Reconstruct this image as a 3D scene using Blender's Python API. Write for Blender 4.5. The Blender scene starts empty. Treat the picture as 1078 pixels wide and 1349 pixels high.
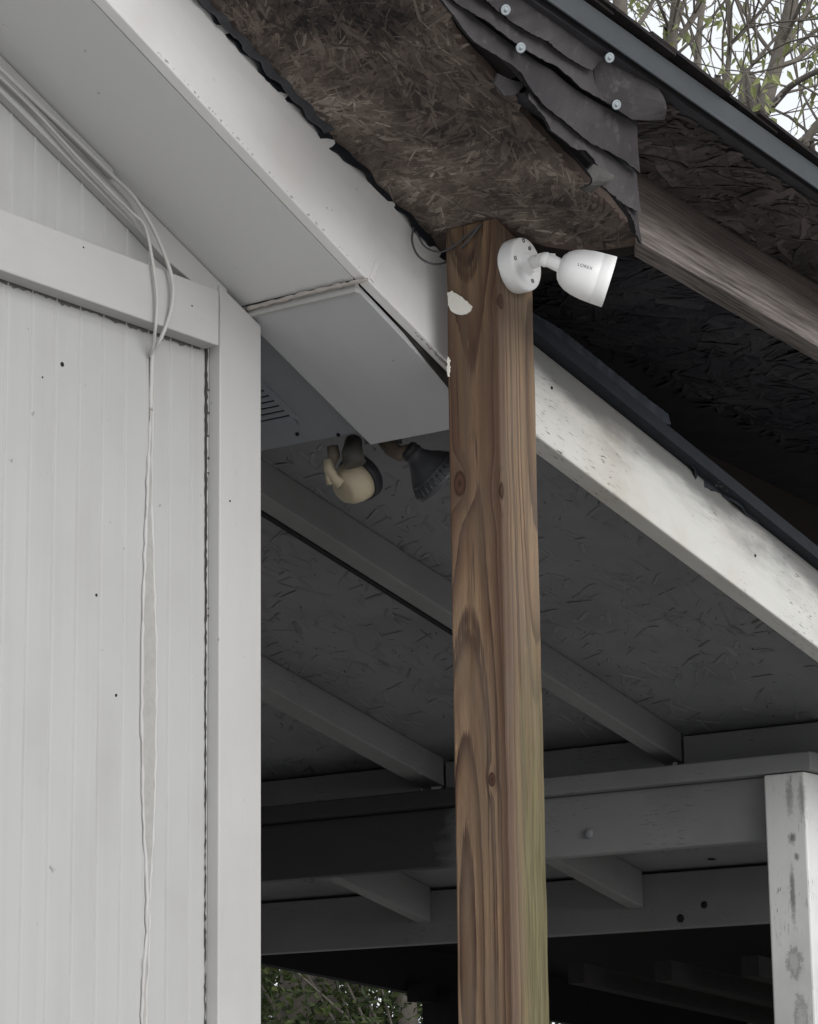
import bpy, bmesh, math, random
import numpy as np
from mathutils import Vector, Matrix
R = math.radians
rnd = random.Random(7)
sc = bpy.context.scene
COL = sc.collection

# ------------------------------------------------------------------ camera
F, CX, CY = 3600.0, 539.0, 674.5            # focal length and centre in photo pixels (1078 x 1349)
CAM = np.array([0, 0, 1.6])
_z = np.array([340 - CX, -15000 - CY, F]); _z /= np.linalg.norm(_z)
_a = np.array([3200 - CX, 1490 - CY, F]); _a -= _z * _a.dot(_z); _a /= np.linalg.norm(_a)
_b = np.cross(_a, _z); _b = -_b if _b[0] > 0 else _b
MW = np.array([_a, _b, _z])                 # photo axes -> world (X along gable wall, Y away along house side, Z up)
cam_d = bpy.data.cameras.new('camera'); cam = bpy.data.objects.new('camera', cam_d); COL.objects.link(cam)
cam_d.sensor_fit = 'VERTICAL'; cam_d.sensor_height = 24; cam_d.lens = F / 1349 * 24
cam_d.clip_start = 0.05; cam_d.clip_end = 500
r_, u_, k_ = MW @ [1, 0, 0], MW @ [0, -1, 0], MW @ [0, 0, -1]
cam.matrix_world = Matrix(((r_[0], u_[0], k_[0], 0), (r_[1], u_[1], k_[1], 0), (r_[2], u_[2], k_[2], 1.6), (0, 0, 0, 1)))
sc.camera = cam

# ------------------------------------------------------------------ light
SUN_EL, SUN_AZ = 18, 199       # degrees; azimuth of the direction the sun stands in, from +Y clockwise
w = bpy.data.worlds.new('World'); sc.world = w; w.use_nodes = True
nt = w.node_tree; nt.nodes.clear()
sky = nt.nodes.new('ShaderNodeTexSky'); sky.sky_type = 'NISHITA'; sky.sun_disc = False
sky.sun_elevation = R(SUN_EL); sky.sun_rotation = R(SUN_AZ); sky.air_density = 1; sky.dust_density = 4
bw = nt.nodes.new('ShaderNodeRGBToBW'); mx = nt.nodes.new('ShaderNodeMix'); mx.data_type = 'RGBA'
mx2 = nt.nodes.new('ShaderNodeMix'); mx2.data_type = 'RGBA'
bg = nt.nodes.new('ShaderNodeBackground'); wo = nt.nodes.new('ShaderNodeOutputWorld')
L = nt.links.new
L(sky.outputs[0], bw.inputs[0]); mx.inputs[0].default_value = 0.88
L(sky.outputs[0], mx.inputs[6]); L(bw.outputs[0], mx.inputs[7])
mx2.inputs[0].default_value = 0.75; L(mx.outputs[2], mx2.inputs[6]); mx2.inputs[7].default_value = (5.5, 5.75, 6.1, 1)   # flat cloud deck
L(mx2.outputs[2], bg.inputs[0]); bg.inputs[1].default_value = 0.15; L(bg.outputs[0], wo.inputs[0])
sd = bpy.data.lights.new('sun', 'SUN'); sd.energy = 1.3; sd.angle = R(40); sd.color = (1, .985, .965)
so = bpy.data.objects.new('sun', sd); COL.objects.link(so)
sdir = Vector((math.sin(R(SUN_AZ)) * math.cos(R(SUN_EL)), math.cos(R(SUN_AZ)) * math.cos(R(SUN_EL)), math.sin(R(SUN_EL))))
so.rotation_euler = sdir.to_track_quat('Z', 'Y').to_euler(); so.location = (0, -3, 8)
vs = sc.view_settings; vs.view_transform = 'Standard'; vs.look = 'None'; vs.exposure = 0.45; vs.gamma = 1; vs.use_curve_mapping = False

# ------------------------------------------------------------------ geometry helpers
def ray(x, y): return MW @ np.array([x - CX, y - CY, F])
def on(x, y, n, p0):
    n = np.array(n, float); d = ray(x, y)
    return CAM + d * (n.dot(np.array(p0, float) - CAM) / n.dot(d))
def PX(x, y, v): return on(x, y, (1, 0, 0), (v, 0, 0))
def PY(x, y, v): return on(x, y, (0, 1, 0), (0, v, 0))
def PD(x, y, d): return CAM + ray(x, y) * d / F

class MB:
    def __init__(s): s.v = []; s.f = []; s.g = []; s.t = []; s.sm = []; s.edge = None
    def add(s, vs, fs, gp=None, tint=0.5, smooth=False):
        o = len(s.v); s.v += [tuple(map(float, p)) for p in vs]
        s.g += [tuple(map(float, p)) for p in (gp if gp is not None else vs)]
        s.f += [tuple(i + o for i in f) for f in fs]
        s.t += [tint] * len(vs); s.sm += [smooth] * len(fs)
    def box(s, o, X, Y, Z, tint=.5):
        """o corner, edge vectors; length along X.  gp = (across, thick, along)"""
        o, X, Y, Z = [np.array(q, float) for q in (o, X, Y, Z)]
        lx, ly, lz = [np.linalg.norm(q) for q in (X, Y, Z)]
        vs = []; g = []
        for k in (0, 1):
            for j in (0, 1):
                for i in (0, 1):
                    vs.append(o + X * i + Y * j + Z * k); g.append((lz * k, ly * j, lx * i))
        fs = [(0, 2, 3, 1), (4, 5, 7, 6), (0, 1, 5, 4), (2, 6, 7, 3), (0, 4, 6, 2), (1, 3, 7, 5)]
        if np.dot(np.cross(X, Y), Z) < 0: fs = [f[::-1] for f in fs]
        s.add(vs, fs, g, tint)
    def aabb(s, x0, x1, y0, y1, z0, z1, tint=.5, along='x'):
        o = (x0, y0, z0); X = (x1 - x0, 0, 0); Y = (0, y1 - y0, 0); Z = (0, 0, z1 - z0)
        if along == 'x': s.box(o, X, Y, Z, tint)
        elif along == 'y': s.box(o, Y, X, Z, tint)
        else: s.box(o, Z, Y, X, tint)
    def prism(s, pts, d, udir=(1, 0, 0), tint=.5):
        """polygon pts (planar, in order) extruded by vector d"""
        pts = [np.array(p, float) for p in pts]; d = np.array(d, float); n = len(pts)
        u = np.array(udir, float); u /= np.linalg.norm(u); wv = d / np.linalg.norm(d); v = np.cross(wv, u)
        al = [p + d for p in pts]; vs = pts + al
        g = [(p.dot(v), p.dot(wv), p.dot(u)) for p in vs]
        nrm = sum((np.cross(pts[i] - pts[0], pts[(i + 1) % n] - pts[0]) for i in range(n)), np.zeros(3))
        fs = [tuple(range(n)), tuple(range(2 * n - 1, n - 1, -1))] + [(i, n + i, n + (i + 1) % n, (i + 1) % n) for i in range(n)]
        if nrm.dot(d) > 0: fs = [f[::-1] for f in fs]
        s.add(vs, fs, g, tint)
    def tube(s, pts, rad, n=8, cap=True, tint=.5, smooth=True):
        pts = [Vector(p) for p in pts]; m = len(pts)
        if not hasattr(rad, '__len__'): rad = [rad] * m
        ring = []; up = None; vs = []; g = []; ln = 0
        for i, p in enumerate(pts):
            t = (pts[min(i + 1, m - 1)] - pts[max(i - 1, 0)]).normalized()
            if up is None:
                up = Vector((0, 0, 1)) if abs(t.z) < .9 else Vector((1, 0, 0))
            a = (up - t * up.dot(t)).normalized(); b = t.cross(a); up = a
            if i: ln += (p - pts[i - 1]).length
            for k in range(n):
                an = 2 * math.pi * k / n
                vs.append(p + (a * math.cos(an) + b * math.sin(an)) * rad[i]); g.append((math.cos(an) * rad[i], math.sin(an) * rad[i], ln))
        fs = [(i * n + k, i * n + (k + 1) % n, (i + 1) * n + (k + 1) % n, (i + 1) * n + k) for i in range(m - 1) for k in range(n)]
        s.add(vs, fs, g, tint, smooth)
        if cap:
            o = len(s.v) - len(vs)
            s.f += [tuple(o + k for k in range(n))[::-1], tuple(o + (m - 1) * n + k for k in range(n))]; s.sm += [False, False]
    def lathe(s, prof, c, axis, n=32, tint=.5, smooth=True):
        """prof = [(distance along axis, radius)]"""
        c = Vector(c); t = Vector(axis).normalized(); a = t.orthogonal().normalized(); b = t.cross(a); m = len(prof)
        vs = []; 
        for h, r in prof:
            for k in range(n):
                an = 2 * math.pi * k / n; vs.append(c + t * h + (a * math.cos(an) + b * math.sin(an)) * max(r, 1e-5))
        fs = [(i * n + k, i * n + (k + 1) % n, (i + 1) * n + (k + 1) % n, (i + 1) * n + k) for i in range(m - 1) for k in range(n)]
        s.add(vs, fs, None, tint, smooth)
    def sheet(s, A, B, off, nrm, thick=.003, rows=4, tint=.5, bulge=None):
        """surface ruled between polylines A and B (equal counts), pushed along nrm by off + bulge(u,v)"""
        nrm = np.array(nrm, float); n = len(A); top = []; g = []
        for j in range(rows + 1):
            v = j / rows
            for i in range(n):
                p = np.array(A[i]) * (1 - v) + np.array(B[i]) * v
                o = off + (bulge(i / (n - 1), v) if bulge else 0)
                top.append(p + nrm * o)
        bot = [p - nrm * thick for p in top]; N = len(top); fs = []
        for j in range(rows):
            for i in range(n - 1):
                a, b, c, d = j * n + i, j * n + i + 1, (j + 1) * n + i + 1, (j + 1) * n + i
                fs += [(a, b, c, d), (N + d, N + c, N + b, N + a)]
        for i in range(n - 1):
            fs += [(i + 1, i, N + i, N + i + 1), (rows * n + i, rows * n + i + 1, N + rows * n + i + 1, N + rows * n + i)]
        for j in range(rows):
            fs += [(j * n, (j + 1) * n, N + (j + 1) * n, N + j * n), ((j + 1) * n + n - 1, j * n + n - 1, N + j * n + n - 1, N + (j + 1) * n + n - 1)]
        s.edge = (len(s.f), rows * (n - 1)); s.add(top + bot, fs, None, tint, False)
    def build(s, name, mat, parent=None, bevel=0, kind=None, recalc=False, edgemat=None):
        me = bpy.data.meshes.new(name); me.from_pydata(s.v, [], s.f)
        at = me.attributes.new('gp', 'FLOAT_VECTOR', 'POINT'); at.data.foreach_set('vector', np.array(s.g, 'f').ravel())
        at = me.attributes.new('tint', 'FLOAT', 'POINT'); at.data.foreach_set('value', np.array(s.t, 'f'))
        me.polygons.foreach_set('use_smooth', s.sm)
        if recalc:
            bm = bmesh.new(); bm.from_mesh(me); bmesh.ops.recalc_face_normals(bm, faces=bm.faces); bm.to_mesh(me); bm.free()
        me.materials.append(mat)
        if edgemat is not None:
            me.materials.append(edgemat); f0, nq = s.edge
            for i in range(f0, len(s.f)):
                if i >= f0 + 2 * nq or (i - f0) % 2: me.polygons[i].material_index = 1
        me.update()
        o = bpy.data.objects.new(name, me); COL.objects.link(o)
        if parent is not None:
            o.parent = parent
            if parent.location.length > 1e-6 or parent.parent is not None:
                b = base_of(parent); me.transform(Matrix.Translation(-b))
        if bevel:
            md = o.modifiers.new('bevel', 'BEVEL'); md.width = bevel; md.segments = 2; md.limit_method = 'ANGLE'
        if kind: o['kind'] = kind
        return o
def base_of(o):
    b = Vector((0, 0, 0))
    while o is not None: b += o.location; o = o.parent
    return b
def thing(name, label, cat, loc=(0, 0, 0), group=None):
    o = bpy.data.objects.new(name, None); COL.objects.link(o); o.location = loc; o.empty_display_size = .1
    tag(o, label, cat, group); return o
def tag(o, label, cat, group=None):
    o['label'] = label; o['category'] = cat
    if group: o['group'] = group
def jag(pts, n, amp, seed=0):
    """resample a polyline to n points with a little raggedness"""
    r = random.Random(seed); pts = [np.array(p, float) for p in pts]
    seg = [0]
    for i in range(1, len(pts)): seg.append(seg[-1] + np.linalg.norm(pts[i] - pts[i - 1]))
    out = []
    for k in range(n):
        t = seg[-1] * k / (n - 1); i = max(j for j in range(len(seg)) if seg[j] <= t + 1e-9); i = min(i, len(pts) - 2)
        q = pts[i] + (pts[i + 1] - pts[i]) * ((t - seg[i]) / (seg[i + 1] - seg[i]))
        out.append(q + np.array([r.uniform(-amp, amp) for _ in q]))
    return out

# ------------------------------------------------------------------ materials
class NT:
    def __init__(s, name):
        s.m = bpy.data.materials.new(name); s.m.use_nodes = True; s.t = s.m.node_tree; s.b = s.t.nodes['Principled BSDF']
        s.a = s.t.nodes.new('ShaderNodeAttribute'); s.a.attribute_name = 'gp'; s.gp = s.a.outputs['Vector']
    def n(s, ty, **k):
        o = s.t.nodes.new(ty)
        for a, v in k.items(): setattr(o, a, v)
        return o
    def set(s, sock, v):
        if hasattr(v, 'is_output') or isinstance(v, bpy.types.NodeSocket): s.t.links.new(v, sock)
        else: sock.default_value = v
    def math(s, op, a, b=0, c=0):
        o = s.n('ShaderNodeMath', operation=op); s.set(o.inputs[0], a); s.set(o.inputs[1], b); s.set(o.inputs[2], c); return o.outputs[0]
    def vmath(s, op, a, b=(0, 0, 0)):
        o = s.n('ShaderNodeVectorMath', operation=op); s.set(o.inputs[0], a); s.set(o.inputs[1], b)
        return o.outputs['Value'] if op in ('LENGTH', 'DISTANCE', 'DOT_PRODUCT') else o.outputs[0]
    def noise(s, vec, scale, detail=3, rough=.55, dist=0, scl=None):
        if scl: vec = s.vmath('MULTIPLY', vec, scl)
        oi = s.n('ShaderNodeObjectInfo')
        o = s.n('ShaderNodeTexNoise', noise_dimensions='4D'); s.set(o.inputs['Vector'], vec); s.set(o.inputs['W'], s.math('MULTIPLY', oi.outputs['Random'], 37.0))
        o.inputs['Scale'].default_value = scale; o.inputs['Detail'].default_value = detail; o.inputs['Roughness'].default_value = rough; o.inputs['Distortion'].default_value = dist
        return o.outputs[0]
    def ramp(s, fac, stops, interp='LINEAR'):
        o = s.n('ShaderNodeValToRGB'); s.set(o.inputs[0], fac); e = o.color_ramp.elements; o.color_ramp.interpolation = interp
        while len(e) < len(stops): e.new(.5)
        for q, (p, c) in zip(e, stops): q.position = p; q.color = (*(c if hasattr(c, '__len__') else (c, c, c)), 1)
        return o.outputs[0]
    def mix(s, fac, a, b, blend='MIX'):
        o = s.n('ShaderNodeMix', data_type='RGBA', blend_type=blend); s.set(o.inputs[0], fac)
        for i, v in ((6, a), (7, b)): s.set(o.inputs[i], (*v, 1) if isinstance(v, tuple) and len(v) == 3 else v)
        return o.outputs[2]
    def bump(s, h, dist=.002, strength=.6, prev=None):
        o = s.n('ShaderNodeBump'); o.inputs['Strength'].default_value = strength; o.inputs['Distance'].default_value = dist; s.set(o.inputs['Height'], h)
        if prev is not None: s.set(o.inputs['Normal'], prev)
        return o.outputs[0]
    def out(s, col, rough=.6, normal=None, metal=0, spec=.3):
        s.set(s.b.inputs['Base Color'], (*col, 1) if isinstance(col, tuple) and len(col) == 3 else col); s.set(s.b.inputs['Roughness'], rough)
        s.b.inputs['Metallic'].default_value = metal; s.b.inputs['Specular IOR Level'].default_value = spec
        if normal is not None: s.set(s.b.inputs['Normal'], normal)
        return s.m

def paint(name, col, stain=(.45, .40, .34), amount=.35, streak=(30, 30, 3), chips=0, rough=.55, chipcol=(.10, .085, .07)):
    k = NT(name)
    lo = k.noise(k.gp, 4, 4, .6); st = k.noise(k.gp, 1, 4, .6, 0, streak); fine = k.noise(k.gp, 1, 3, .6, 0, (260, 260, 40))
    c = k.mix(k.math('MULTIPLY', k.ramp(lo, [(.45, 0.0), (.75, 1.0)]), amount), col, stain)
    c = k.mix(k.math('MULTIPLY', k.ramp(st, [(.5, 0.0), (.8, 1.0)]), amount * .5), c, tuple(q * .72 for q in col))
    sp = k.noise(k.gp, 55, 2, .5)
    c = k.mix(k.ramp(sp, [(.735, 0.0), (.77, .55)]), c, tuple(q * .35 for q in col))
    if chips:
        ch = k.noise(k.gp, 1, 3, .55, .4, (300, 300, 42)); big = k.noise(k.gp, 6, 3)
        f = k.math('MULTIPLY', k.ramp(ch, [(.60, 0.0), (.64, 1.0)]), k.ramp(big, [(.46, 0.0), (.62, 1.0)]))
        f = k.math('MULTIPLY', f, chips); c = k.mix(f, c, chipcol)
    nb = k.bump(fine, .0006, .5); nb = k.bump(lo, .004, .35, nb)
    return k.out(c, rough, nb)

def wood(name, cols, ring=.0075, center=(.03, -.05), knots=(), wander=.03, gray=None, algae=None, worn=((.075, .066, .033), (.150, .136, .070)), rough=.75, fibre=.5, heart=None, face=None):
    """solid wood: growth rings round a wandering pith, cut by the faces of the board"""
    k = NT(name); sx = k.n('ShaderNodeSeparateXYZ'); k.set(sx.inputs[0], k.gp); a, b, l = sx.outputs
    ln = k.n('ShaderNodeCombineXYZ'); k.set(ln.inputs[2], l)
    w1 = k.math('SUBTRACT', k.noise(k.vmath('MULTIPLY', k.gp, (1.2, 1.2, .95)), 1, 2, .35), .5)
    w2 = k.math('SUBTRACT', k.noise(k.vmath('MULTIPLY', k.gp, (1.2, 1.2, .6)), 1.7, 1, .4), .5)
    ca = k.math('ADD', k.math('ADD', a, center[0]), k.math('MULTIPLY', w1, wander * 2))
    cb = k.math('ADD', k.math('ADD', b, center[1]), k.math('MULTIPLY', w2, wander * 2))
    cv = k.n('ShaderNodeCombineXYZ'); k.set(cv.inputs[0], ca); k.set(cv.inputs[1], cb)
    r = k.vmath('LENGTH', cv.outputs[0]); kd = None
    for (ka, kb, kl, sz) in knots:
        dv = k.vmath('MULTIPLY', k.vmath('SUBTRACT', k.gp, (ka, kb, kl)), (1, 1, .55)); d = k.vmath('LENGTH', dv)
        g = k.math('POWER', 2.718, k.math('MULTIPLY', k.math('MULTIPLY', d, d), -1 / (1.9 * sz) ** 2))
        r = k.math('ADD', r, k.math('MULTIPLY', g, sz * .9))
        q = k.math('DIVIDE', d, sz); kd = q if kd is None else k.math('MINIMUM', kd, q)
    fine = k.noise(k.gp, 1, 3, .6, 0, (420, 420, 9)); fib = k.noise(k.gp, 1, 4, .65, 0, (900, 900, 30))
    rv = k.n('ShaderNodeCombineXYZ'); k.set(rv.inputs[0], r)
    rj = k.noise(rv.outputs[0], 75, 2, .6)                                  # uneven years: wide and narrow rings
    rr = k.math('ADD', k.math('DIVIDE', r, ring), k.math('MULTIPLY', k.math('SUBTRACT', fine, .5), .25)); rr = k.math('ADD', rr, k.math('MULTIPLY', k.math('SUBTRACT', rj, .5), 2.2))
    fr = k.math('FRACT', rr)
    c = k.ramp(fr, [(0, cols[0]), (.38, cols[1]), (.66, cols[2]), (.86, cols[3]), (.95, cols[3]), (1, cols[0])])
    hf = k.ramp(fr, [(0, .2), (.7, .5), (.92, 1), (1, .2)])
    big = k.noise(k.gp, 1, 3, .5, 0, (9, 9, 3))
    c = k.mix(k.math('MULTIPLY', k.ramp(big, [(.4, 0.0), (.7, 1.0)]), .45), c, cols[3])
    c = k.mix(k.math('MULTIPLY', k.ramp(fib, [(.35, 1.0), (.6, 0.0)]), fibre), c, tuple(q * .5 for q in cols[2]))
    sk = k.noise(k.gp, 1, 5, .62, 0, (75, 75, 1.6)); pore = k.noise(k.gp, 1, 2, .6, 0, (1500, 1500, 60))
    c = k.mix(k.math('MULTIPLY', k.ramp(sk, [(.46, 0.0), (.62, 1.0)]), .72), c, tuple(q * .55 for q in cols[2]))
    c = k.mix(k.ramp(pore, [(.66, 0.0), (.74, .5)]), c, tuple(q * .4 for q in cols[3]))
    c = k.mix(k.ramp(k.noise(k.gp, 1, 2, .5, 0, (240, 240, 30)), [(.70, 0.0), (.76, .45)]), c, tuple(min(1, q * 1.6) for q in cols[0]))
    ck = k.ramp(k.noise(k.gp, 1, 2, .4, 0, (130, 130, 2.2)), [(.685, 0.0), (.70, 1.0)])
    c = k.mix(k.math('MULTIPLY', ck, .8), c, (.016, .010, .008))
    if gray:
        gn = k.noise(k.gp, 1, 4, .6, 0, (40, 40, 6))
        c = k.mix(k.math('MULTIPLY', k.ramp(gn, [(.35, 0.0), (.62, 1.0)]), gray[1]), c, gray[0])
    if heart:
        c = k.mix(k.math('MULTIPLY', k.ramp(k.math('MULTIPLY', r, 10), [(heart[0] * 10, 0.0), (heart[1] * 10, 1.0)]), heart[3]), c, k.mix(fib, tuple(q * .6 for q in heart[2]), heart[2]))
    if face:
        fg = k.ramp(k.math('MULTIPLY', b, 10), [(0.0, 1.0), (.02, 1.0), (.04, 0.0)]); gs = k.noise(k.gp, 1, 4, .65, 0, (90, 90, 7))
        c = k.mix(k.math('MULTIPLY', k.math('MULTIPLY', fg, k.ramp(gs, [(.3, .1), (.62, 1.0)])), face[1]), c, face[0])
    if kd is not None:
        kc = k.ramp(k.math('ADD', kd, k.math('MULTIPLY', k.math('SUBTRACT', fine, .5), .5)), [(0, (.018, .010, .008)), (.2, (.05, .026, .018)), (.45, (.075, .038, .026)), (.7, (.055, .028, .019)), (.9, (.022, .012, .009)), (1, (.022, .012, .009))])
        c = k.mix(k.ramp(kd, [(.8, 1.0), (1.15, 0.0)]), c, kc)
    if algae:
        f = algae(k, a, b, l)
        c = k.mix(f, c, k.mix(k.ramp(k.noise(k.gp, 1, 4, .65, 0, (170, 170, 7)), [(.36, 0.0), (.64, 1.0)]), *worn))
    nb = k.bump(hf, .0012, .5); nb = k.bump(fib, .0008, .5, nb)
    return k.out(c, rough, nb, spec=.2)

def flat(name, col, rough=.6, metal=0, var=.2, scale=30, spec=.3, b=.001):
    k = NT(name); n1 = k.noise(k.gp, scale, 4, .6)
    c = k.mix(n1, tuple(q * (1 - var) for q in col), tuple(min(1, q * (1 + var)) for q in col))
    return k.out(c, rough, k.bump(n1, b, .4), metal, spec)
def strand_mat(name, stops, rough=.85):
    k = NT(name); t = k.n('ShaderNodeAttribute'); t.attribute_name = 'tint'
    n1 = k.noise(k.gp, 160, 3, .6); n2 = k.noise(k.gp, 9, 4, .6)
    n3 = k.noise(k.gp, 5.5, 3, .55)
    v = k.math('ADD', k.math('MULTIPLY', t.outputs['Fac'], .66), k.math('MULTIPLY', k.math('SUBTRACT', n1, .5), .30)); v = k.math('ADD', v, k.math('MULTIPLY', k.math('SUBTRACT', n2, .5), .9)); v = k.math('ADD', v, k.math('ADD', k.math('MULTIPLY', k.math('SUBTRACT', n3, .5), 1.6), .13))
    return k.out(k.ramp(v, stops), rough, k.bump(n1, .001, .5), spec=.15)
def granule(name, col, rough=.95):
    k = NT(name); p = k.gp; n1 = k.noise(p, 900, 2, .7); n2 = k.noise(p, 14, 4, .6); n3 = k.noise(p, 60, 3, .6)
    c = k.mix(n1, tuple(q * .55 for q in col), tuple(q * 1.6 for q in col)); c = k.mix(k.math('MULTIPLY', n2, .5), c, (col[0] * .65, col[1] * .62, col[2] * .6))
    c = k.mix(k.ramp(k.noise(p, 7, 4, .6), [(.42, .75), (.6, 0.0)]), c, tuple(q * .45 for q in col)); c = k.mix(k.ramp(n3, [(.58, 0.0), (.72, .6)]), c, tuple(q * 1.5 for q in col))
    return k.out(c, rough, k.bump(n1, .0012, .7), spec=.15)

WALL = paint('wall_paint', (.385, .385, .38), stain=(.31, .30, .285), amount=.45, streak=(45, 45, 1.5))
TRIM = paint('trim_paint', (.425, .422, .415), stain=(.32, .30, .275), amount=.4, streak=(25, 25, 4))
SOFF = paint('soffit_paint', (.60, .60, .605), amount=.06, streak=(3, 3, 1))
PANEL = paint('panel_paint', (.47, .475, .49), stain=(.36, .355, .35), amount=.35)
FASC = paint('fascia_paint', (.80, .795, .79), stain=(.58, .52, .48), amount=.5)
EAVE = paint('shaded_eave_paint', (.22, .235, .26), amount=.15)  # soffit white with the shade behind the corner mixed into its colour
PEEL = paint('peeling_paint', (.56, .557, .53), stain=(.40, .34, .27), amount=.6, chips=.95)
def mildewed(m_):
    t = m_.node_tree; k = NT.__new__(NT); k.m = m_; k.t = t; k.b = t.nodes['Principled BSDF']; k.a = [n for n in t.nodes if n.bl_idname == 'ShaderNodeAttribute'][0]; k.gp = k.a.outputs['Vector']
    sx = k.n('ShaderNodeSeparateXYZ'); k.set(sx.inputs[0], k.gp); a, b_, l = sx.outputs
    h = k.math('ADD', a, k.math('MULTIPLY', k.math('SUBTRACT', k.noise(k.gp, 1, 3, .55, 0, (14, 14, 3.2)), .5), .13)); h = k.math('ADD', h, k.math('MULTIPLY', k.math('SUBTRACT', k.noise(k.gp, 1, 4, .6, 0, (120, 120, 30)), .5), .03))
    f = k.n('ShaderNodeMapRange'); f.interpolation_type = 'SMOOTHSTEP'; k.set(f.inputs[0], h); f.inputs[1].default_value = .056; f.inputs[2].default_value = .130; f.inputs[4].default_value = .9
    old = k.b.inputs['Base Color'].links[0].from_socket; k.set(k.b.inputs['Base Color'], k.mix(f.outputs[0], old, (.085, .085, .083))); return m_
PEEL = mildewed(PEEL)
PPOST = paint('post_paint', (.67, .67, .66), stain=(.22, .21, .20), amount=.45, chips=.7, chipcol=(.05, .045, .04))
PGRAY = paint('porch_paint', (.20, .201, .203), stain=(.13, .12, .12), amount=.5, chips=.5, chipcol=(.04, .035, .03))
PCEIL = paint('ceiling_paint', (.195, .199, .207), stain=(.11, .11, .114), amount=.75, streak=(8, 8, 8))
def darker_far_end():  # beam and plate paint, turning near black towards the far end
    m_ = paint('far_dark_paint', (.235, .236, .238), stain=(.13, .12, .12), amount=.45, chips=.5, chipcol=(.04, .035, .03)); t = m_.node_tree; b = t.nodes['Principled BSDF']
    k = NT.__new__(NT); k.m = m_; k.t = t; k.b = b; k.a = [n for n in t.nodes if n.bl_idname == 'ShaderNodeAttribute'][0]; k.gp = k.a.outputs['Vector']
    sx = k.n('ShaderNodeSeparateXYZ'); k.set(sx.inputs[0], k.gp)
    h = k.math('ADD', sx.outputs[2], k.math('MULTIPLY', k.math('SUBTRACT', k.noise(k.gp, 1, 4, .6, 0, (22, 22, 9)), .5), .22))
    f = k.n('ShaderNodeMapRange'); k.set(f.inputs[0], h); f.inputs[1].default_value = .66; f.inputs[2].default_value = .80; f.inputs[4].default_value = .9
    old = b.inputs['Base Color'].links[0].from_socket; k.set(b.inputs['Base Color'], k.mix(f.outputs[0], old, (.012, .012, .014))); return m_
FARDARK = darker_far_end()
PCEILS = strand_mat('painted_strand', [(0, (.120, .121, .124)), (.2, (.170, .174, .180)), (.55, (.196, .200, .208)), (.9, (.215, .219, .228))], .7)
DARK = flat('near_black', (.012, .012, .015), .9)
CAULK = flat('caulk', (.40, .365, .34), .8, var=.3, scale=80, b=.003)
GAPM = flat('gap_fill', (.315, .308, .292), .85, var=.2, scale=90, b=.002)
FELT = flat('tar_felt', (.014, .016, .021), .75, var=.5, scale=40, b=.004)
PLAST = flat('white_plastic', (.86, .86, .86), .38, var=.015, scale=8, spec=.45, b=.0)
LOGO = flat('logo_print', (.10, .10, .11), .5, var=.05)
SCREW = flat('screw_metal', (.22, .22, .22), .5, metal=.6)
CABLE = flat('cable_jacket', (.42, .415, .40), .6, var=.12, scale=25)
WIRE = flat('grey_wire', (.09, .09, .10), .55)
METAL = flat('drip_metal', (.036, .041, .045), .6, metal=.0, var=.25, scale=14)
CAPM = flat('nail_cap', (.27, .30, .32), .45, var=.2, scale=150)
BRONZE = flat('bronze_lamp', (.055, .057, .064), .5, var=.25, spec=.4)
CREAM = flat('cream_plastic', (.43, .37, .265), .5, var=.12)
BULB = flat('bulb_glass', (.55, .58, .55), .15, spec=.5)
ASPH = flat('asphalt_edge', (.008, .008, .009), .8, var=.4, scale=60)
SHING = granule('shingle', (.074, .069, .073)); SHING2 = granule('shingle_faded', (.115, .112, .106)); SHTOP = granule('roof_shingle', (.028, .024, .024))
OSBB = flat('osb_board', (.09, .066, .056), .9, var=.5, scale=25, b=.004)
OSBS = strand_mat('osb_strand', [(.02, (.022, .019, .019)), (.28, (.066, .053, .047)), (.55, (.135, .109, .095)), (.78, (.215, .180, .156)), (1, (.40, .345, .30))])
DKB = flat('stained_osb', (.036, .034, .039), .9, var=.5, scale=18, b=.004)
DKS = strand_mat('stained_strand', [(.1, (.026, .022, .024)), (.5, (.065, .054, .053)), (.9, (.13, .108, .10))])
def weathered(k, a, b, l):
    st = k.noise(k.gp, 1, 4, .65, 0, (70, 70, 5)); fz = k.n('ShaderNodeMapRange'); k.set(fz.inputs[0], k.math('ADD', a, k.math('MULTIPLY', k.math('SUBTRACT', st, .5), .07)))
    fz.inputs[1].default_value = .070; fz.inputs[2].default_value = .018; fz.inputs[4].default_value = .9; return fz.outputs[0]
STAIN = wood('stained_timber', [(.095, .074, .066), (.070, .053, .047), (.045, .034, .031), (.020, .015, .015)], ring=.006, center=(.08, -.09), wander=.02, gray=((.13, .105, .092), .3), algae=weathered, worn=((.050, .043, .040), (.24, .21, .195)))
PAINTSP = flat('paint_splash', (.74, .72, .66), .7, var=.08, scale=120, b=.003)

# =================================================================== ground
g = MB(); g.aabb(-60, 80, -60, 90, -.3, 0)
def ground_mat():
    k = NT('gravel'); n1 = k.noise(k.gp, 6, 5, .6); n2 = k.noise(k.gp, 60, 3, .6)
    c = k.mix(n1, (.32, .31, .29), (.48, .465, .44)); return k.out(c, .95, k.bump(n2, .01, .5))
gr = g.build('ground', ground_mat()); gr['kind'] = 'structure'

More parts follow.
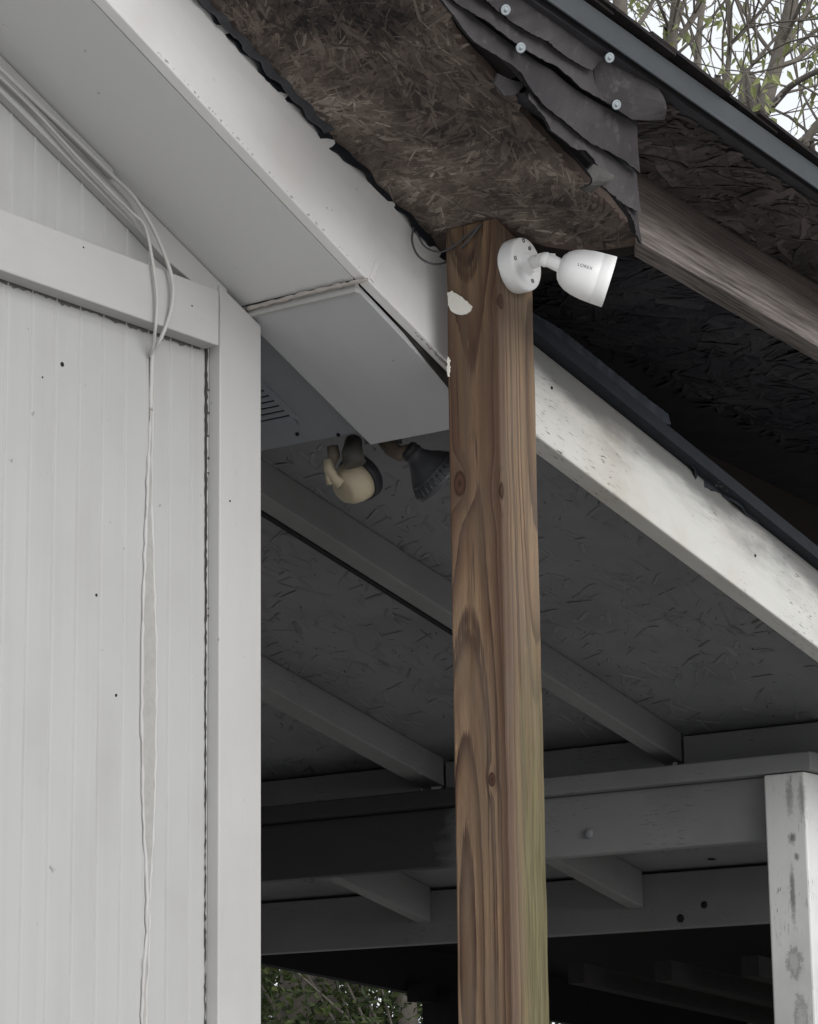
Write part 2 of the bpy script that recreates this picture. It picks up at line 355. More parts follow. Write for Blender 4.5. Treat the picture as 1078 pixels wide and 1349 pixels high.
# =================================================================== house
YW = 2.352; YF = 2.14; PIT = .42
house = thing('house', 'white painted wooden house gable with boxed soffit and beadboard wall', 'house', (1.5, 3.0, 0))
def zsof(x): return 2.758 + PIT * (2.888 - x)
def zp1(x): return 2.86 + .37 * (3.034 - x)
XC = 2.918
m = MB(); m.prism([(-1.2, 2.375, 0), (2.90, 2.375, 0), (2.90, 2.375, zsof(2.90) + .05), (-1.2, 2.375, zsof(-1.2) + .05)], (0, .1, 0), (0, 0, 1))
m.aabb(2.80, 2.90, 2.48, 9, 0, 2.70, along='z')
wall = m.build('gable_wall', WALL, house)
xk = PY(290, 600, YW - .006)[0] + .006; i = 0
while xk > 1.85:       # beadboard planks: flat, groove, small bead, groove
    x1, x0 = xk, xk - .0455
    pr = [(x0, -.0056), (x0 + .0006, -.0057), (x0 + .0018, -.0074), (x0 + .0034, -.0074), (x0 + .0048, -.0056), (x0 + .0054, -.0055), (x0 + .0070, -.006), (x1 - .0012, -.006), (x1, -.0056)]
    zt0, zt1 = zsof(x0), zsof(x1)
    vs = []; gp = []
    for z_ in (0, 1):
        for (px, py) in pr:
            zz = 0.02 if z_ == 0 else zsof(px) - .004
            vs.append((px, 2.373 + py, zz)); gp.append((px, py, zz))
    n = len(pr)
    m = MB(); m.add(vs, [(j, j + 1, n + j + 1, n + j) for j in range(n - 1)], gp)
    m.build('bead_plank', WALL, wall); xk -= .0455; i += 1
# trim on the gable
zf0, zf1 = PY(150, 408 - .5, 2.338)[2], PY(100, 312, 2.338)[2]
m = MB(); m.aabb(.2, PY(289, 430, 2.338)[0], 2.338, 2.3655, zf0, zf1); m.build('frieze_board', TRIM, house, .002)
xb1 = PY(290, 600, YW - .006)[0]
m = MB(); m.sheet([PY(*q, 2.3646) for q in jag([(271, 452), (271, 600), (271, 800), (270.8, 1000), (270.4, 1400)], 160, .5, 41)], [PY(*q, 2.3646) for q in jag([(274, 452), (273.4, 600), (272.6, 800), (271.7, 1000), (271.2, 1400)], 160, .8, 42)], 0, (0, -1, 0), .001, 1); m.build('joint_gap', flat('gap_dirt', (.04, .038, .035), .95, var=.7, scale=40), house)
m = MB(); m.prism([(xb1, YW - .006, .02), (XC, YW - .006, .02), (XC, YW - .006, zsof(XC) - .012), (xb1, YW - .006, zsof(xb1) - .012)], (0, .021, 0), (0, 0, 1)); m.build('corner_board', TRIM, house, .002)
m = MB(); m.aabb(2.901, XC - .001, 2.371, 2.47, .02, 2.715, along='z'); m.build('corner_board', TRIM, house, .002)
lo = [PY(*q, 2.352) for q in ((-60, 60), (187, 307), (215, 338), (262, 378), (300, 398))]
hi = [(lo_[0] + .0, 2.352, zsof(lo_[0]) - .002) for lo_ in lo]
m = MB(); m.prism(lo + hi[::-1], (0, .014, 0), (1, 0, -PIT)); m.build('rake_trim', TRIM, house, .0015)
# second thin moulding right under the soffit
m = MB(); m.box((.2, 2.344, zsof(.2) - .016), (2.4, 0, -PIT * 2.4), (0, .0075, 0), (0, 0, .0145)); m.build('rake_moulding', TRIM, house, .002)
# caulked seam down the wall
def W(x, y, o=0): return PY(x, y, 2.366 - o)
segl = [(200, 470), (198, 540), (196, 600), (193, 680), (190, 760), (187, 850), (187, 950), (188, 1040), (191, 1110), (194, 1180), (193, 1240), (188, 1300), (186, 1420)]
segr = [(203, 470), (202, 540), (200, 600), (200, 680), (203, 760), (206, 850), (206, 950), (204, 1040), (202, 1110), (197, 1180), (197, 1240), (194, 1300), (191, 1420)]
m = MB(); a1 = jag(segl, 60, .5, 1); b1 = jag(segr, 60, .5, 2)
m.sheet([W(*q, .0018) for q in a1], [W(*q, .0018) for q in b1], 0, (0, -1, 0), .002, 1); m.build('seam_filler', GAPM, house)
for sg, sd_ in ((segl, 3), (segr, 4)):
    m = MB(); rr = random.Random(sd_); pp = jag(sg, 70, .8, sd_); m.tube([W(*q, .001) for q in pp], [.0021 + rr.uniform(-.001, .0012) for _ in pp], 6); m.build('caulk_bead', TRIM, house)
for (x, y, s_) in ((82, 480, 2.6), (127, 784, 1.6), (153, 916, 1.6), (56, 497, 1), (303, 660, 1.2), (214, 448, 1), (110, 326, 1), (253, 403, 1)):
    yy = 2.338 if y in (326, 403) else (2.346 if x > 291 else 2.367)
    c = PY(x, y, yy); m = MB(); m.lathe([(-.002, .0013 * s_), (.0006, .0013 * s_), (.0009, .0007 * s_), (.0009, 0)], c, (0, -1, 0), 8); m.build('nail_hole', DARK, house)
m = MB(); rr = random.Random(5)                         # dirt crumbs left in the corner gap and under the frieze board
pp = jag([(274, 455), (274.5, 600), (275, 900)], 46, .5, 6)
for i, q in enumerate(pp):
    if rr.random() < .25 - .004 * i: m.lathe([(0, .0016), (.002, .0018 * rr.random() + .0006), (.0025, 0)], PY(*q, 2.3665), (0, -1, rr.uniform(-.5, .5)), 6)
pp = jag([(0, 362), (120, 402), (283, 458)], 60, 1.2, 8)
for q in pp:
    if rr.random() < .7: m.lathe([(0, .0036), (.003, .002 * rr.random() + .0006), (.004, 0)], PY(*q, 2.3660), (0, -1, -.4), 6)
m.build('dirt_crumb', flat('dirt', (.10, .09, .08), .9), house, kind='stuff')

rr = random.Random(55); xs_ = np.linspace(1.9, 2.808, 150)
m = MB(); m.sheet([(x, 2.3664, zf0 - .0015 - abs(rr.gauss(0, .0022)) - .001 * math.sin(x * 60)) for x in xs_], [(x, 2.3664, zf0 + .004) for x in xs_], 0, (0, -1, 0), .0006, 1); m.build('mould_shade_line', flat('mould_shade', (.13, .125, .115), .95, var=.6, scale=90), house)  # dark strip paints mould and contact shade under the frieze together
# soffits
m = MB(); m.box((-1.2, YF + .019, zsof(-1.2)), (4.088, 0, -PIT * 4.088), (0, YW - YF - .022 + .016, 0), (0, 0, .012)); m.build('rake_soffit', SOFF, house)
def zret(x): return 2.745 - PIT * (x - 2.905)
x0r, x1r = 2.902, 3.205
m = MB(); m.box((x0r, YF + .022, zret(x0r)), (x1r - x0r, 0, -PIT * (x1r - x0r)), (0, 2.366 - YF - .022, 0), (0, 0, .010)); m.build('soffit_panel', PANEL, house, .001)
seam = jag([on(325, 407, (PIT, 0, 1), (2.888, 0, 2.752)), on(400, 387, (PIT, 0, 1), (2.888, 0, 2.752)), on(484, 368, (PIT, 0, 1), (2.888, 0, 2.752))], 40, .0007, 12)
m = MB(); m.tube(seam, [.0032 + .0006 * math.sin(i * 1.1) for i in range(40)], 6); m.build('caulk_bead', CAULK, house)
m = MB(); m.aabb(2.893, 2.9015, YF + .02, 2.36, 2.742, 2.758, along='y'); m.build('seam_strip', TRIM, house)
# eave soffit behind the corner, with a louvred vent let in
def zev(x): return zret(x) + .022
ex0, ex1, vx0, vx1, vy0, vy1 = 2.905, 3.202, 3.045, 3.150, 2.463, 2.80
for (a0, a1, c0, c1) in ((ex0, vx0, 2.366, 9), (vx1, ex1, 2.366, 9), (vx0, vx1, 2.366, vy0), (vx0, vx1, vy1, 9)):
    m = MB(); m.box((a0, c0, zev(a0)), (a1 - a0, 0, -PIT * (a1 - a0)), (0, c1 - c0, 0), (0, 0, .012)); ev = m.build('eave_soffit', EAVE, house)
m = MB()
for (a0, a1, c0, c1) in ((vx0 - .006, vx0 + .004, vy0, vy1), (vx1 - .004, vx1 + .006, vy0, vy1), (vx0 - .006, vx1 + .006, vy0 - .006, vy0 + .004)):
    m.box((a0, c0, zev(a0) - .003), (a1 - a0, 0, -PIT * (a1 - a0)), (0, c1 - c0, 0), (0, 0, .005))
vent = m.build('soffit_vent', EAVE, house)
for i in range(8):
    xx = vx0 + .008 + i * .0122; m = MB(); m.box((xx, vy0 + .004, zev(xx) - .002), (.0062, 0, -.0050), (0, vy1 - vy0 - .004, 0), (.0008, 0, .0008)); m.build('slat', EAVE, vent)
m = MB(); m.box((vx0 - .01, vy0 - .005, zev(vx0) + .016), (vx1 - vx0 + .02, 0, -PIT * (vx1 - vx0)), (0, vy1 - vy0, 0), (0, 0, .01)); m.build('vent_backing', DARK, vent)
for q in ((392, 571), (446, 572)):
    c = on(*q, (PIT, 0, 1), (ex0, 0, zev(ex0))); m = MB(); m.lathe([(-.001, .0032), (.003, .0028), (.004, .001), (.004, 0)], c, (-PIT * .3, 0, -1), 10); m.build('nail_head', DARK, house)
m = MB(); m.aabb(3.207, 3.226, YF + .02, 9, 2.665, 2.72, along='y'); m.build('eave_fascia', TRIM, house)
# rake fascia
bot = [PY(q[0], q[1], YF) for q in ((140, 0), (300, 172), (480, 364), (536, 421), (590, 476))]
top = [PY(q[0], q[1], YF) for q in ((270, 0), (420, 160), (580, 330))]
sl = (bot[0] - bot[2]); sl /= -sl[0]; st_ = (top[0] - top[2]); st_ /= -st_[0]
b0 = bot[0] + sl * 3.5; t0 = top[0] + st_ * 3.5
endb = bot[-1] + np.array([.11, 0, -.04]); endt = top[-1] + np.array([.12, 0, -.045])
m = MB(); m.prism([b0] + bot + [endb, endt] + top[::-1] + [t0], (0, .018, 0), (1, 0, -PIT)); m.build('rake_fascia', FASC, house, .002)
m = MB(); m.prism([PY(q[0], q[1], YF + .0185) for q in ((488, 376), (600, 470), (640, 520), (640, 560), (600, 520), (489, 382))], (0, .003, 0), (1, 0, -PIT)); m.build('sub_fascia', flat('sub_wood', (.035, .03, .028), .9, var=.5, scale=60), house)
edge = jag([PY(q[0], q[1], YF + .002) for q in ((200, 62), (300, 170), (400, 278), (480, 361))], 130, .0012, 21); rr = random.Random(4)
m = MB(); m.tube(edge, [.0017 + rr.uniform(-.0005, .0007) for _ in edge], 5); m.build('caulk_bead', TRIM, house)
edge = jag([PY(q[0], q[1], YF + .006) for q in ((486, 372), (536, 424), (592, 485))], 60, .001, 22)
m = MB(); m.tube(edge, [.0018 + rr.uniform(-.0008, .0009) for _ in edge], 5); m.build('caulk_bead', CAULK, house)
m = MB(); m.sheet(jag([PY(495, 343, YF - .001), PY(500, 347, YF - .001)], 6, .0006, 1), jag([PY(487, 366, YF - .001), PY(492, 372, YF - .001)], 6, .0006, 2), .001, (0, -1, 0), .001, 2); m.build('caulk_bead', FASC, house)
# felt strip hanging along the top of the fascia
ft = [(243, -14), (291, 37), (342, 91), (393, 146), (420, 172), (430, 186), (446, 200), (470, 222), (520, 272), (548, 305), (590, 345)]
fu = [(285, -14), (330, 32), (378, 86), (425, 136), (445, 158), (458, 174), (478, 192), (500, 215), (545, 262), (575, 294), (612, 330)]
def smooth2(pts, i, n, amp):
    q = jag(pts, n, 0, 3)[i]; o = amp * (.8 * math.sin(i * .21) + .6 * math.sin(i * .083 + 1) + .35 * math.sin(i * i * .043)); return (q[0] + o, q[1] - o)
m = MB(); m.sheet([PY(*q, YF - .004) for q in [smooth2(ft, i, 90, 1.1) for i in range(90)]], [PY(*q, YF - .004) for q in jag(fu, 90, 0, 3)], 0, (0, -1, 0), .003, 3, bulge=lambda u, v: .004 * math.sin(u * 31) * (1 - v) + .003 * math.sin(u * 77) * (1 - v)); m.build('felt_strip', FELT, house)
m = MB(); m.sheet([PY(*q, YF - .012) for q in jag([(250, -14), (322, 62), (394, 138), (428, 175)], 40, 1.2, 5)], [PY(*q, YF - .012) for q in jag([(268, -14), (342, 58), (413, 130), (446, 170)], 40, .6, 6)], 0, (0, -1, 0), .002, 2, bulge=lambda u, v: .003 * math.sin(u * 40)); m.build('felt_strip', flat('felt_grey', (.07, .072, .08), .8, var=.4, scale=50), house)
# gap board behind the fascia top and end

# roof sheathing (brown OSB seen from below) and its covering
P1N = (.37, 0, 1)
def P1(x, y): return on(x, y, P1N, (3.034, 0, 2.86))
RB = [(573, -4), (586, 18), (602, 48), (622, 74), (648, 100), (668, 124), (690, 152), (716, 182), (742, 210), (764, 232), (786, 254), (806, 272), (826, 300)]
ol = [(-.9, 2.155, zp1(-.9)), (-.9, P1(573, -4)[1], zp1(-.9))] + [P1(*q) for q in jag(RB, 40, .9, 77)]
low = [P1(*q) for q in ((846, 322), (800, 329), (760, 331), (720, 325), (697, 318))]
a_ = low[-1]; pts = ol + low + [(3.1235, 2.02, zp1(3.1235)), (3.128, 2.1055, zp1(3.128)), (3.09, 2.118, zp1(3.09)), (3.062, 2.155, zp1(3.062))]
m = MB(); m.prism(pts, (0, 0, .014), (1, 0, -.37)); osb = m.build('roof_sheathing', OSBB, house)
m = MB()
def strands(m, n, px, plane_n, plane_p, seed, L0, L1, W0, W1, lift, swirl=1.0, tmin=.1, tmax=.95, tilt=.0, ymin=-9, curve=.12):
    """thin wood strands pressed on a board: px = sampler of photo pixels inside the board"""
    r = random.Random(seed); nn = Vector(plane_n).normalized(); nn = -nn if nn.z > 0 else nn
    for i in range(n):
        x, y = px(r); c = Vector(on(x, y, plane_n, plane_p))
        an = r.uniform(0, math.pi) if r.random() > .75 * swirl else .7 * math.sin(c.x * 9 + c.y * 14) + 1.0 * math.sin(c.y * 8 + 1) + r.gauss(0, .45) + .6
        t1 = nn.orthogonal().normalized(); t2 = nn.cross(t1); d = t1 * math.cos(an) + t2 * math.sin(an); e = nn.cross(d)
        l = r.uniform(L0, L1); wd = r.uniform(W0, W1); tw = r.uniform(-tilt, tilt); o = nn * (r.uniform(.0003, lift))
        cv = r.uniform(-curve, curve) * l
        q = [(-.5, -.5), (-.2, -.55), (.2, -.5), (.5, -.3), (.47, .35), (.2, .55), (-.2, .5), (-.5, .4)]
        vs = [c + o + d * (l * a) + e * (wd * b * r.uniform(.7, 1.1) + cv * (1 - 4 * a * a)) + nn * (tw * b * wd + abs(tw) * wd * .5) for a, b in q]
        if min(v.y for v in vs) < ymin: continue
        tt = min(1, max(0, r.betavariate(1.6, 2.6))); m.add(vs, [tuple(range(8))], None, tmin + (tmax - tmin) * tt)
def tri_sampler(polys):
    ar = [abs((p[1][0] - p[0][0]) * (p[2][1] - p[0][1]) - (p[2][0] - p[0][0]) * (p[1][1] - p[0][1])) for p in polys]
    def f(r):
        p = r.choices(polys, ar)[0]; a, b = sorted((r.random(), r.random()))
        return (p[0][0] * a + p[1][0] * (b - a) + p[2][0] * (1 - b), p[0][1] * a + p[1][1] * (b - a) + p[2][1] * (1 - b))
    return f
def poly_sampler(poly):
    bx = [min(q[0] for q in poly), max(q[0] for q in poly), min(q[1] for q in poly), max(q[1] for q in poly)]
    def f(r):
        while True:
            x, y = r.uniform(bx[0], bx[1]), r.uniform(bx[2], bx[3]); c = False; n = len(poly)
            for i in range(n):
                (x1, y1), (x2, y2) = poly[i], poly[i - 1]
                if (y1 > y) != (y2 > y) and x < (x2 - x1) * (y - y1) / (y2 - y1) + x1: c = not c
            if c: return x, y
    return f
smp = poly_sampler([(230, -40), (545, -40)] + [(x - 7, y + 3) for x, y in RB] + [(832, 314), (760, 322), (700, 310), (652, 276), (600, 300), (560, 312), (400, 140)])
strands(m, 4200, smp, P1N, (3.034, 0, 2.86), 10, .014, .050, .004, .014, .0006, tilt=0, tmin=.02, tmax=.98, curve=.02)
strands(m, 1700, smp, P1N, (3.034, 0, 2.86), 11, .010, .045, .0012, .0045, .0010, tilt=.02, swirl=.8, tmin=.2, tmax=1.0, curve=.03)
m.build('wood_strand', OSBS, osb, kind='stuff')
m = MB(); m.prism([(-1.2, 1.79, zp1(-1.2) + .016), (2.82, 1.79, zp1(2.82) + .016), (2.82, 9, zp1(2.82) + .016), (-1.2, 9, zp1(-1.2) + .016)], (0, 0, .03)); m.prism([(2.821, 1.86, zp1(2.821) + .016), (3.19, 1.86, zp1(3.19) + .016), (3.19, 9, zp1(3.19) + .016), (2.821, 9, zp1(2.821) + .016)], (0, 0, .012)); m.build('roof_covering', SHTOP, house)

# shingle flap hanging from the roof edge
VN = np.array([0, -1, -.5]) / math.hypot(1, .5)
def V(x, y, o=0): return on(x, y, VN, np.array([0, 1.695, 2.95]) + VN * o)
m = MB(); m.prism([V(*q, -.016) for q in ((560, -40), (612, 30), (680, 92), (735, 160), (800, 235), (834, 290), (838, 308), (838, 170), (846, 98), (735, -10), (700, -40))], -VN * .010, (1, 0, -.2)); flap = m.build('flap_backing', ASPH, house)
crs = [
 ('E', [(780, 236), (800, 248), (821, 268), (833, 294), (836, 308), (843, 322)], [(775, 222), (800, 236), (823, 250), (840, 262), (838, 266), (842, 270)], 0.0, SHING),
 ('D', [(690, 128), (711, 152), (722, 172), (731, 177), (741, 186), (756, 196), (766, 196), (774, 203), (782, 216), (797, 229), (788, 243), (818, 268), (840, 279)], [(700, 110), (718, 128), (730, 140), (740, 146), (752, 156), (766, 168), (775, 178), (786, 190), (798, 200), (806, 206), (816, 214), (828, 222), (840, 230)], .003, SHING),
 ('C', [(556, -25), (578, 2), (592, 20), (607, 40), (622, 56), (643, 68), (662, 80), (679, 95), (694, 118), (708, 136), (726, 150), (744, 163), (758, 176), (773, 187), (792, 196), (812, 207), (824, 216), (837, 226)], [(572, -40), (596, -10), (614, 10), (626, 24), (640, 34), (656, 46), (676, 60), (694, 72), (708, 82), (726, 92), (742, 106), (758, 118), (774, 128), (788, 136), (806, 146), (820, 154), (828, 158), (838, 166)], .006, SHING),
 ('B', [(560, -25), (590, 0), (612, 14), (634, 27), (658, 46), (681, 62), (704, 75), (726, 86), (740, 98), (756, 113), (774, 124), (791, 133), (803, 142), (816, 153)], [(590, -40), (614, -16), (640, 4), (660, 16), (682, 32), (704, 46), (726, 56), (746, 66), (760, 74), (776, 84), (792, 96), (806, 106), (818, 114), (832, 122)], .009, SHING),
 ('A', [(600, -25), (634, 2), (658, 22), (679, 36), (694, 44), (708, 50), (723, 63), (738, 74), (752, 82), (768, 90)], [(690, -40), (712, -18), (722, -8), (732, 2), (742, 8), (752, 18), (764, 28), (776, 38), (790, 50), (804, 62)], .012, SHING),
]
rr = random.Random(31)
for nm, lo_, hi_, of, mat in crs:
    n = 70; ph = rr.uniform(0, 6)
    A_ = [V(*q) for q in jag(lo_, n, .75, ord(nm))]; B_ = [V(*q) for q in jag(hi_, n, .1, 1)]
    m = MB(); m.sheet(A_, B_, of, VN, .0055, 5, bulge=lambda u, v, ph=ph: (1 - v) ** 2 * (.0035 + (.0014 * math.sin(u * 11 + ph) + .001 * math.sin(u * 41 + ph)) * (1 - u ** 3)) - .004 * v)
    m.build('shingle', mat, flap, edgemat=ASPH)
# curled shingle corner by the drip edge, torn tongue lower down
m = MB(); m.sheet([V(*q) for q in ((778, 122), (800, 140), (818, 153), (838, 154), (858, 153))], [V(*q) for q in ((776, 62), (800, 74), (818, 88), (838, 94), (848, 104))], .016, VN, .0035, 6, bulge=lambda u, v: .012 * math.sin(v * 3.1) * u + .006 * (1 - v) - .012 * (1 - u) ** 2)
s_ = m.build('shingle', SHING, flap, edgemat=ASPH); s_['label'] = 'rounded curling shingle corner beside the metal drip edge'
m = MB(); m.sheet([V(*q) for q in ((756, 246), (766, 252), (775, 248), (786, 236))], [V(*q) for q in ((764, 222), (773, 213), (786, 220), (800, 228))], .010, VN, .003, 6, bulge=lambda u, v: .016 * math.sin(v * 3.0) * (1 - .5 * u))
s_ = m.build('shingle', SHING2, flap, edgemat=ASPH); s_['label'] = 'pale torn shingle tongue curled out of the flap'
m = MB(); m.sheet([V(*q) for q in ((655, 112), (668, 127), (682, 126), (692, 116))], [V(*q) for q in ((660, 98), (672, 104), (684, 108), (694, 110))], -.004, VN, .003, 4); m.build('shingle', SHING, flap)
for (x, y, hole) in ((666, 13, 0), (686, 63, 0), (803, 76, 1), (812, 138, 0)):
    m = MB(); ax = Vector(VN) * .75 + Vector((-.55, -.35, -.2)) ; c = V(x, y, .0185 if not hole else .028)
    m.lathe([(-.012, .0015), (0, .0018), (0, .0066), (.0009, .0066), (.0012, .005), (.0006, .0038), (.0010, .002), (.0024, .002), (.0024, 0)], c, ax, 20); m.build('roofing_nail', CAPM, flap)

# =================================================================== flat lean-to roof
lean = thing('lean_to_roof', 'dark lean-to roof edge with metal drip edge and stained board underside', 'roof', (3.2, 1.7, 2.9))
YD = 1.672
def zfl(x): return 2.918 - .055 * (x - 3.134)
FN = (.055, 0, 1)
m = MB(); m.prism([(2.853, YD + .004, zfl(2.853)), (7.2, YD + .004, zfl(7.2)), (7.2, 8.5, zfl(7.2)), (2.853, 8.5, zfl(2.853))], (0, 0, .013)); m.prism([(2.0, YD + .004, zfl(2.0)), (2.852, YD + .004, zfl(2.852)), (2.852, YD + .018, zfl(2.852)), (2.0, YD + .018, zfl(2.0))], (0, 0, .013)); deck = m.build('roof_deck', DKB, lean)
m = MB()
smp = tri_sampler([((850, 112), (850, 225), (1090, 285)), ((850, 225), (1090, 285), (1090, 372))])
strands(m, 1100, smp, FN, (3.134, 0, 2.918), 12, .03, .11, .005, .019, .005, tilt=.22, swirl=.3, ymin=YD + .016)
m.build('wood_strand', DKS, deck, kind='stuff'); m = MB()
smp2 = tri_sampler([((700, 400), (830, 335), (1078, 600)), ((830, 335), (1078, 490), (1078, 600))])
strands(m, 1500, smp2, FN, (3.134, 0, 2.918), 13, .04, .12, .006, .02, .004, tilt=.2, swirl=.3)
m.build('wood_strand', strand_mat('shaded_strand', [(.1, (.030, .030, .037)), (.5, (.050, .049, .056)), (.9, (.078, .073, .078))]), deck, kind='stuff')  # same deck strands, with the shade behind the front rafter in their colour
for (yy, h, mm) in ((1.842, .106, STAIN), (2.44, .12, flat('dark_brown_rafter', (.035, .026, .025), .9)), (3.04, .12, DKB), (3.64, .12, DKB)):  # rafters behind the front one in plain darker tones
    xs = 3.118 if yy < 2 else 3.24
    m = MB(); m.box((xs, yy, zfl(xs) - h - .001), (3.9, 0, -.055 * 3.9), (0, .036, 0), (0, 0, h))
    if yy < 2: m.v = [(x + .056, y, z - .056 * .055) if y > yy + .01 and x < xs + 1 else (x, y, z) for x, y, z in m.v]
    m.build('rafter', mm, lean, .002)
# drip edge: face, kicked-out lip and top flange
prof = [(.008, .046), (0, .045), (0, .040), (-.002, .012), (-.007, .003), (-.0085, .004), (-.0035, .013), (-.0015, .039), (.008, .0445)]
x0, x1 = 2.0, 7.2; vs = []; gp = []
zdr = lambda x: PY(847, 98, YD)[2] - .063 * (x - PY(847, 98, YD)[0])
for x in (x0, x1):
    for (dy, dz) in prof: vs.append((x, YD + dy, zdr(x) + dz)); gp.append((dy, dz, x))
n = len(prof); m = MB(); m.add(vs, [(j, (j + 1) % n, n + (j + 1) % n, n + j) for j in range(n)], gp); m.build('drip_edge', METAL, lean, recalc=True)
xx = 2.0; rr = random.Random(3)
while xx < 5.6:
    ln = .145; zb = lambda x: zdr(x) + .048
    m = MB(); yj = YD - .006 + rr.uniform(-.006, .004); m.box((xx, yj, zb(xx) + .007), (ln + .06, 0, -.063 * (ln + .06) - .006), (0, .9 if xx > 2.86 else .03, 0), (0, 0, .005)); m.build('roof_shingle', SHTOP, lean); xx += ln
m = MB(); m.prism([(2.9, YD + .9, zdr(2.9) + .05), (7.2, YD + .9, zdr(7.2) + .05), (7.2, 8.6, zdr(7.2) + .05), (2.9, 8.6, zdr(2.9) + .05)], (0, 0, .012)); m.build('roof_covering', SHTOP, lean)

# =================================================================== wooden post
PXN, PYN = 3.034, 2.016
post = thing('wooden_post', 'weathered brown square timber post carrying the white camera', 'post', (PXN + .0445, PYN + .0445, 0))
def kn(face, x, y):
    p = PX(x, y, PXN) if face == 'L' else PY(x, y, PYN)
    return (p[0] - PXN, p[1] - PYN, p[2])
def alg(k, a, b, l):
    f = k.ramp(k.math('ADD', l, k.math('MULTIPLY', k.noise(k.gp, 1, 4, .6, 0, (30, 30, 4)), .5)), [(.0, 1.0), (1, 1.0)])
    h = k.math('ADD', l, k.math('MULTIPLY', k.math('SUBTRACT', k.noise(k.gp, 1, 4, .6, 0, (60, 60, 5)), .5), .45))
    fz = k.n('ShaderNodeMapRange'); k.set(fz.inputs[0], h); fz.inputs[1].default_value = 2.34; fz.inputs[2].default_value = 2.0; fz.inputs[3].default_value = 0; fz.inputs[4].default_value = .85
    fb = k.ramp(k.math('MULTIPLY', b, 10), [(0.0, 1.0), (.02, 1.0), (.05, 0.0)])
    fa = k.ramp(k.math('MULTIPLY', a, 10), [(.10, 0.0), (.42, 1.0)])
    return k.math('MULTIPLY', k.math('MULTIPLY', fz.outputs[0], fb), fa)
POSTM = wood('post_wood', [(.325, .215, .128), (.275, .177, .103), (.155, .092, .056), (.042, .021, .017)], ring=.0082, center=(-.074, -.062), wander=.055,
             knots=[(*kn('L', 606, 637), .011), (*kn('R', 659, 645), .010), (*kn('R', 660, 397), .007), (*kn('L', 648, 1027), .006)], gray=((.165, .130, .098), .45), algae=alg, fibre=.5, heart=(.080, .100, (.095, .052, .036), .75), face=((.125, .100, .075), .5))
m = MB(); s_ = .089; rr = random.Random(12); zt = lambda x: zp1(x) - .0005
cor = [(0, 0), (s_, 0), (s_, s_), (0, s_)]; NZ = 90; vs = []; gp = []; jx = [[rr.gauss(0, .0003) for _ in range(NZ)] for _ in range(8)]
for i in range(NZ):
    for c_, (cx_, cy_) in enumerate(cor):
        z = zt(PXN + cx_) * i / (NZ - 1); k0 = max(0, i - 1)
        vs.append((PXN + cx_ + jx[c_][i] + .5 * jx[c_][k0], PYN + cy_ + jx[c_ + 4][i] + .5 * jx[c_ + 4][k0], z)); gp.append((cx_, cy_, z))
fs = [(i * 4 + j, i * 4 + (j + 1) % 4, i * 4 + 4 + (j + 1) % 4, i * 4 + 4 + j) for i in range(NZ - 1) for j in range(4)]
m.add(vs, fs + [(3, 2, 1, 0), tuple(NZ * 4 - 4 + q for q in range(4))], gp)
m.build('timber', POSTM, post, .0035)
def splash(pts, seed):
    m = MB(); c = np.mean(pts, axis=0); ring = jag(list(pts) + [pts[0]], 34, 1.0, seed)[:-1]
    m.prism([PX(*q, PXN - .0002) for q in ring], (-.0026, 0, 0), (0, 0, 1)); m.build('paint_splash', PAINTSP, post)
splash([(591, 386), (598, 384), (604, 389), (611, 393), (617, 399), (622, 404), (620, 410), (612, 416), (603, 415), (595, 409), (591, 402)], 3)
splash([(590.5, 471), (593, 472), (593.5, 484), (592, 496), (590.5, 497)], 4)

# =================================================================== security camera
base_c = Vector((PXN + .047, PYN, PX(683, 352, PXN)[2] + .001)); base_c = Vector(PY(676, 352, PYN))
secc = thing('security_camera', 'white bullet security camera on a round base fixed to the timber post', 'security camera', tuple(base_c))
ax = Vector((0, -1, 0))
m = MB(); m.lathe([(-.001, .0375), (.003, .0385), (.019, .0385), (.0225, .0375), (.024, .0352), (.0243, .030), (.0232, .020), (.0232, .0165), (.025, .0150), (.034, .0135), (.0355, .011), (.0355, 0)], base_c, ax, 48); m.build('mounting_base', PLAST, secc)
for (x, y) in ((679, 340), (702, 370), (690, 317), (698, 327)):
    c = Vector(PY(x, y, PYN - .0245)); m = MB(); m.lathe([(-.003, .0032), (.0006, .0032), (.0008, .0022), (-.0005, .0012), (-.0005, 0)], c, ax, 12); m.build('screw', SCREW, secc)
a0 = base_c + ax * .030; a0 = Vector(PY(703, 345, a0.y))
hd = Vector(MW @ np.array([.955, .297, -.02])).normalized()
# depth of the camera head: in front of the base along the view
dep = 3.745
hb = Vector(PD(742, 353, dep)); rim = Vector(PD(803, 371.5, dep))
e1, e2, e3 = Vector(PD(716, 341, dep + .01)), Vector(PD(726, 344, dep + .005)), Vector(PD(738, 350, dep))
m = MB(); m.tube([a0 - Vector((0, -.002, 0)) , a0 + (e1 - a0) * .5, e1], [.0095, .0088, .0088], 16); j1 = m.build('swivel_arm', PLAST, secc)
m = MB(); m.lathe([(-.0105, 0), (-.0095, .005), (-.006, .009), (0, .0108), (.006, .009), (.0095, .005), (.0105, 0)], Vector(PD(719, 342, dep + .008)), hd, 20); m.build('ball_joint', PLAST, secc)
m = MB(); m.tube([e1, e2, e3, hb + hd * .012], [.0082, .0098, .0098, .0092], 16); m.tube([e2 + Vector((0, 0, .006)) - hd * .002, e2 + Vector((0, 0, .0075)) + hd * .006], [.005, .005], 10); m.build('swivel_arm', PLAST, secc)
Lh = (rim - hb).length + .0
hc = rim - hd * .073
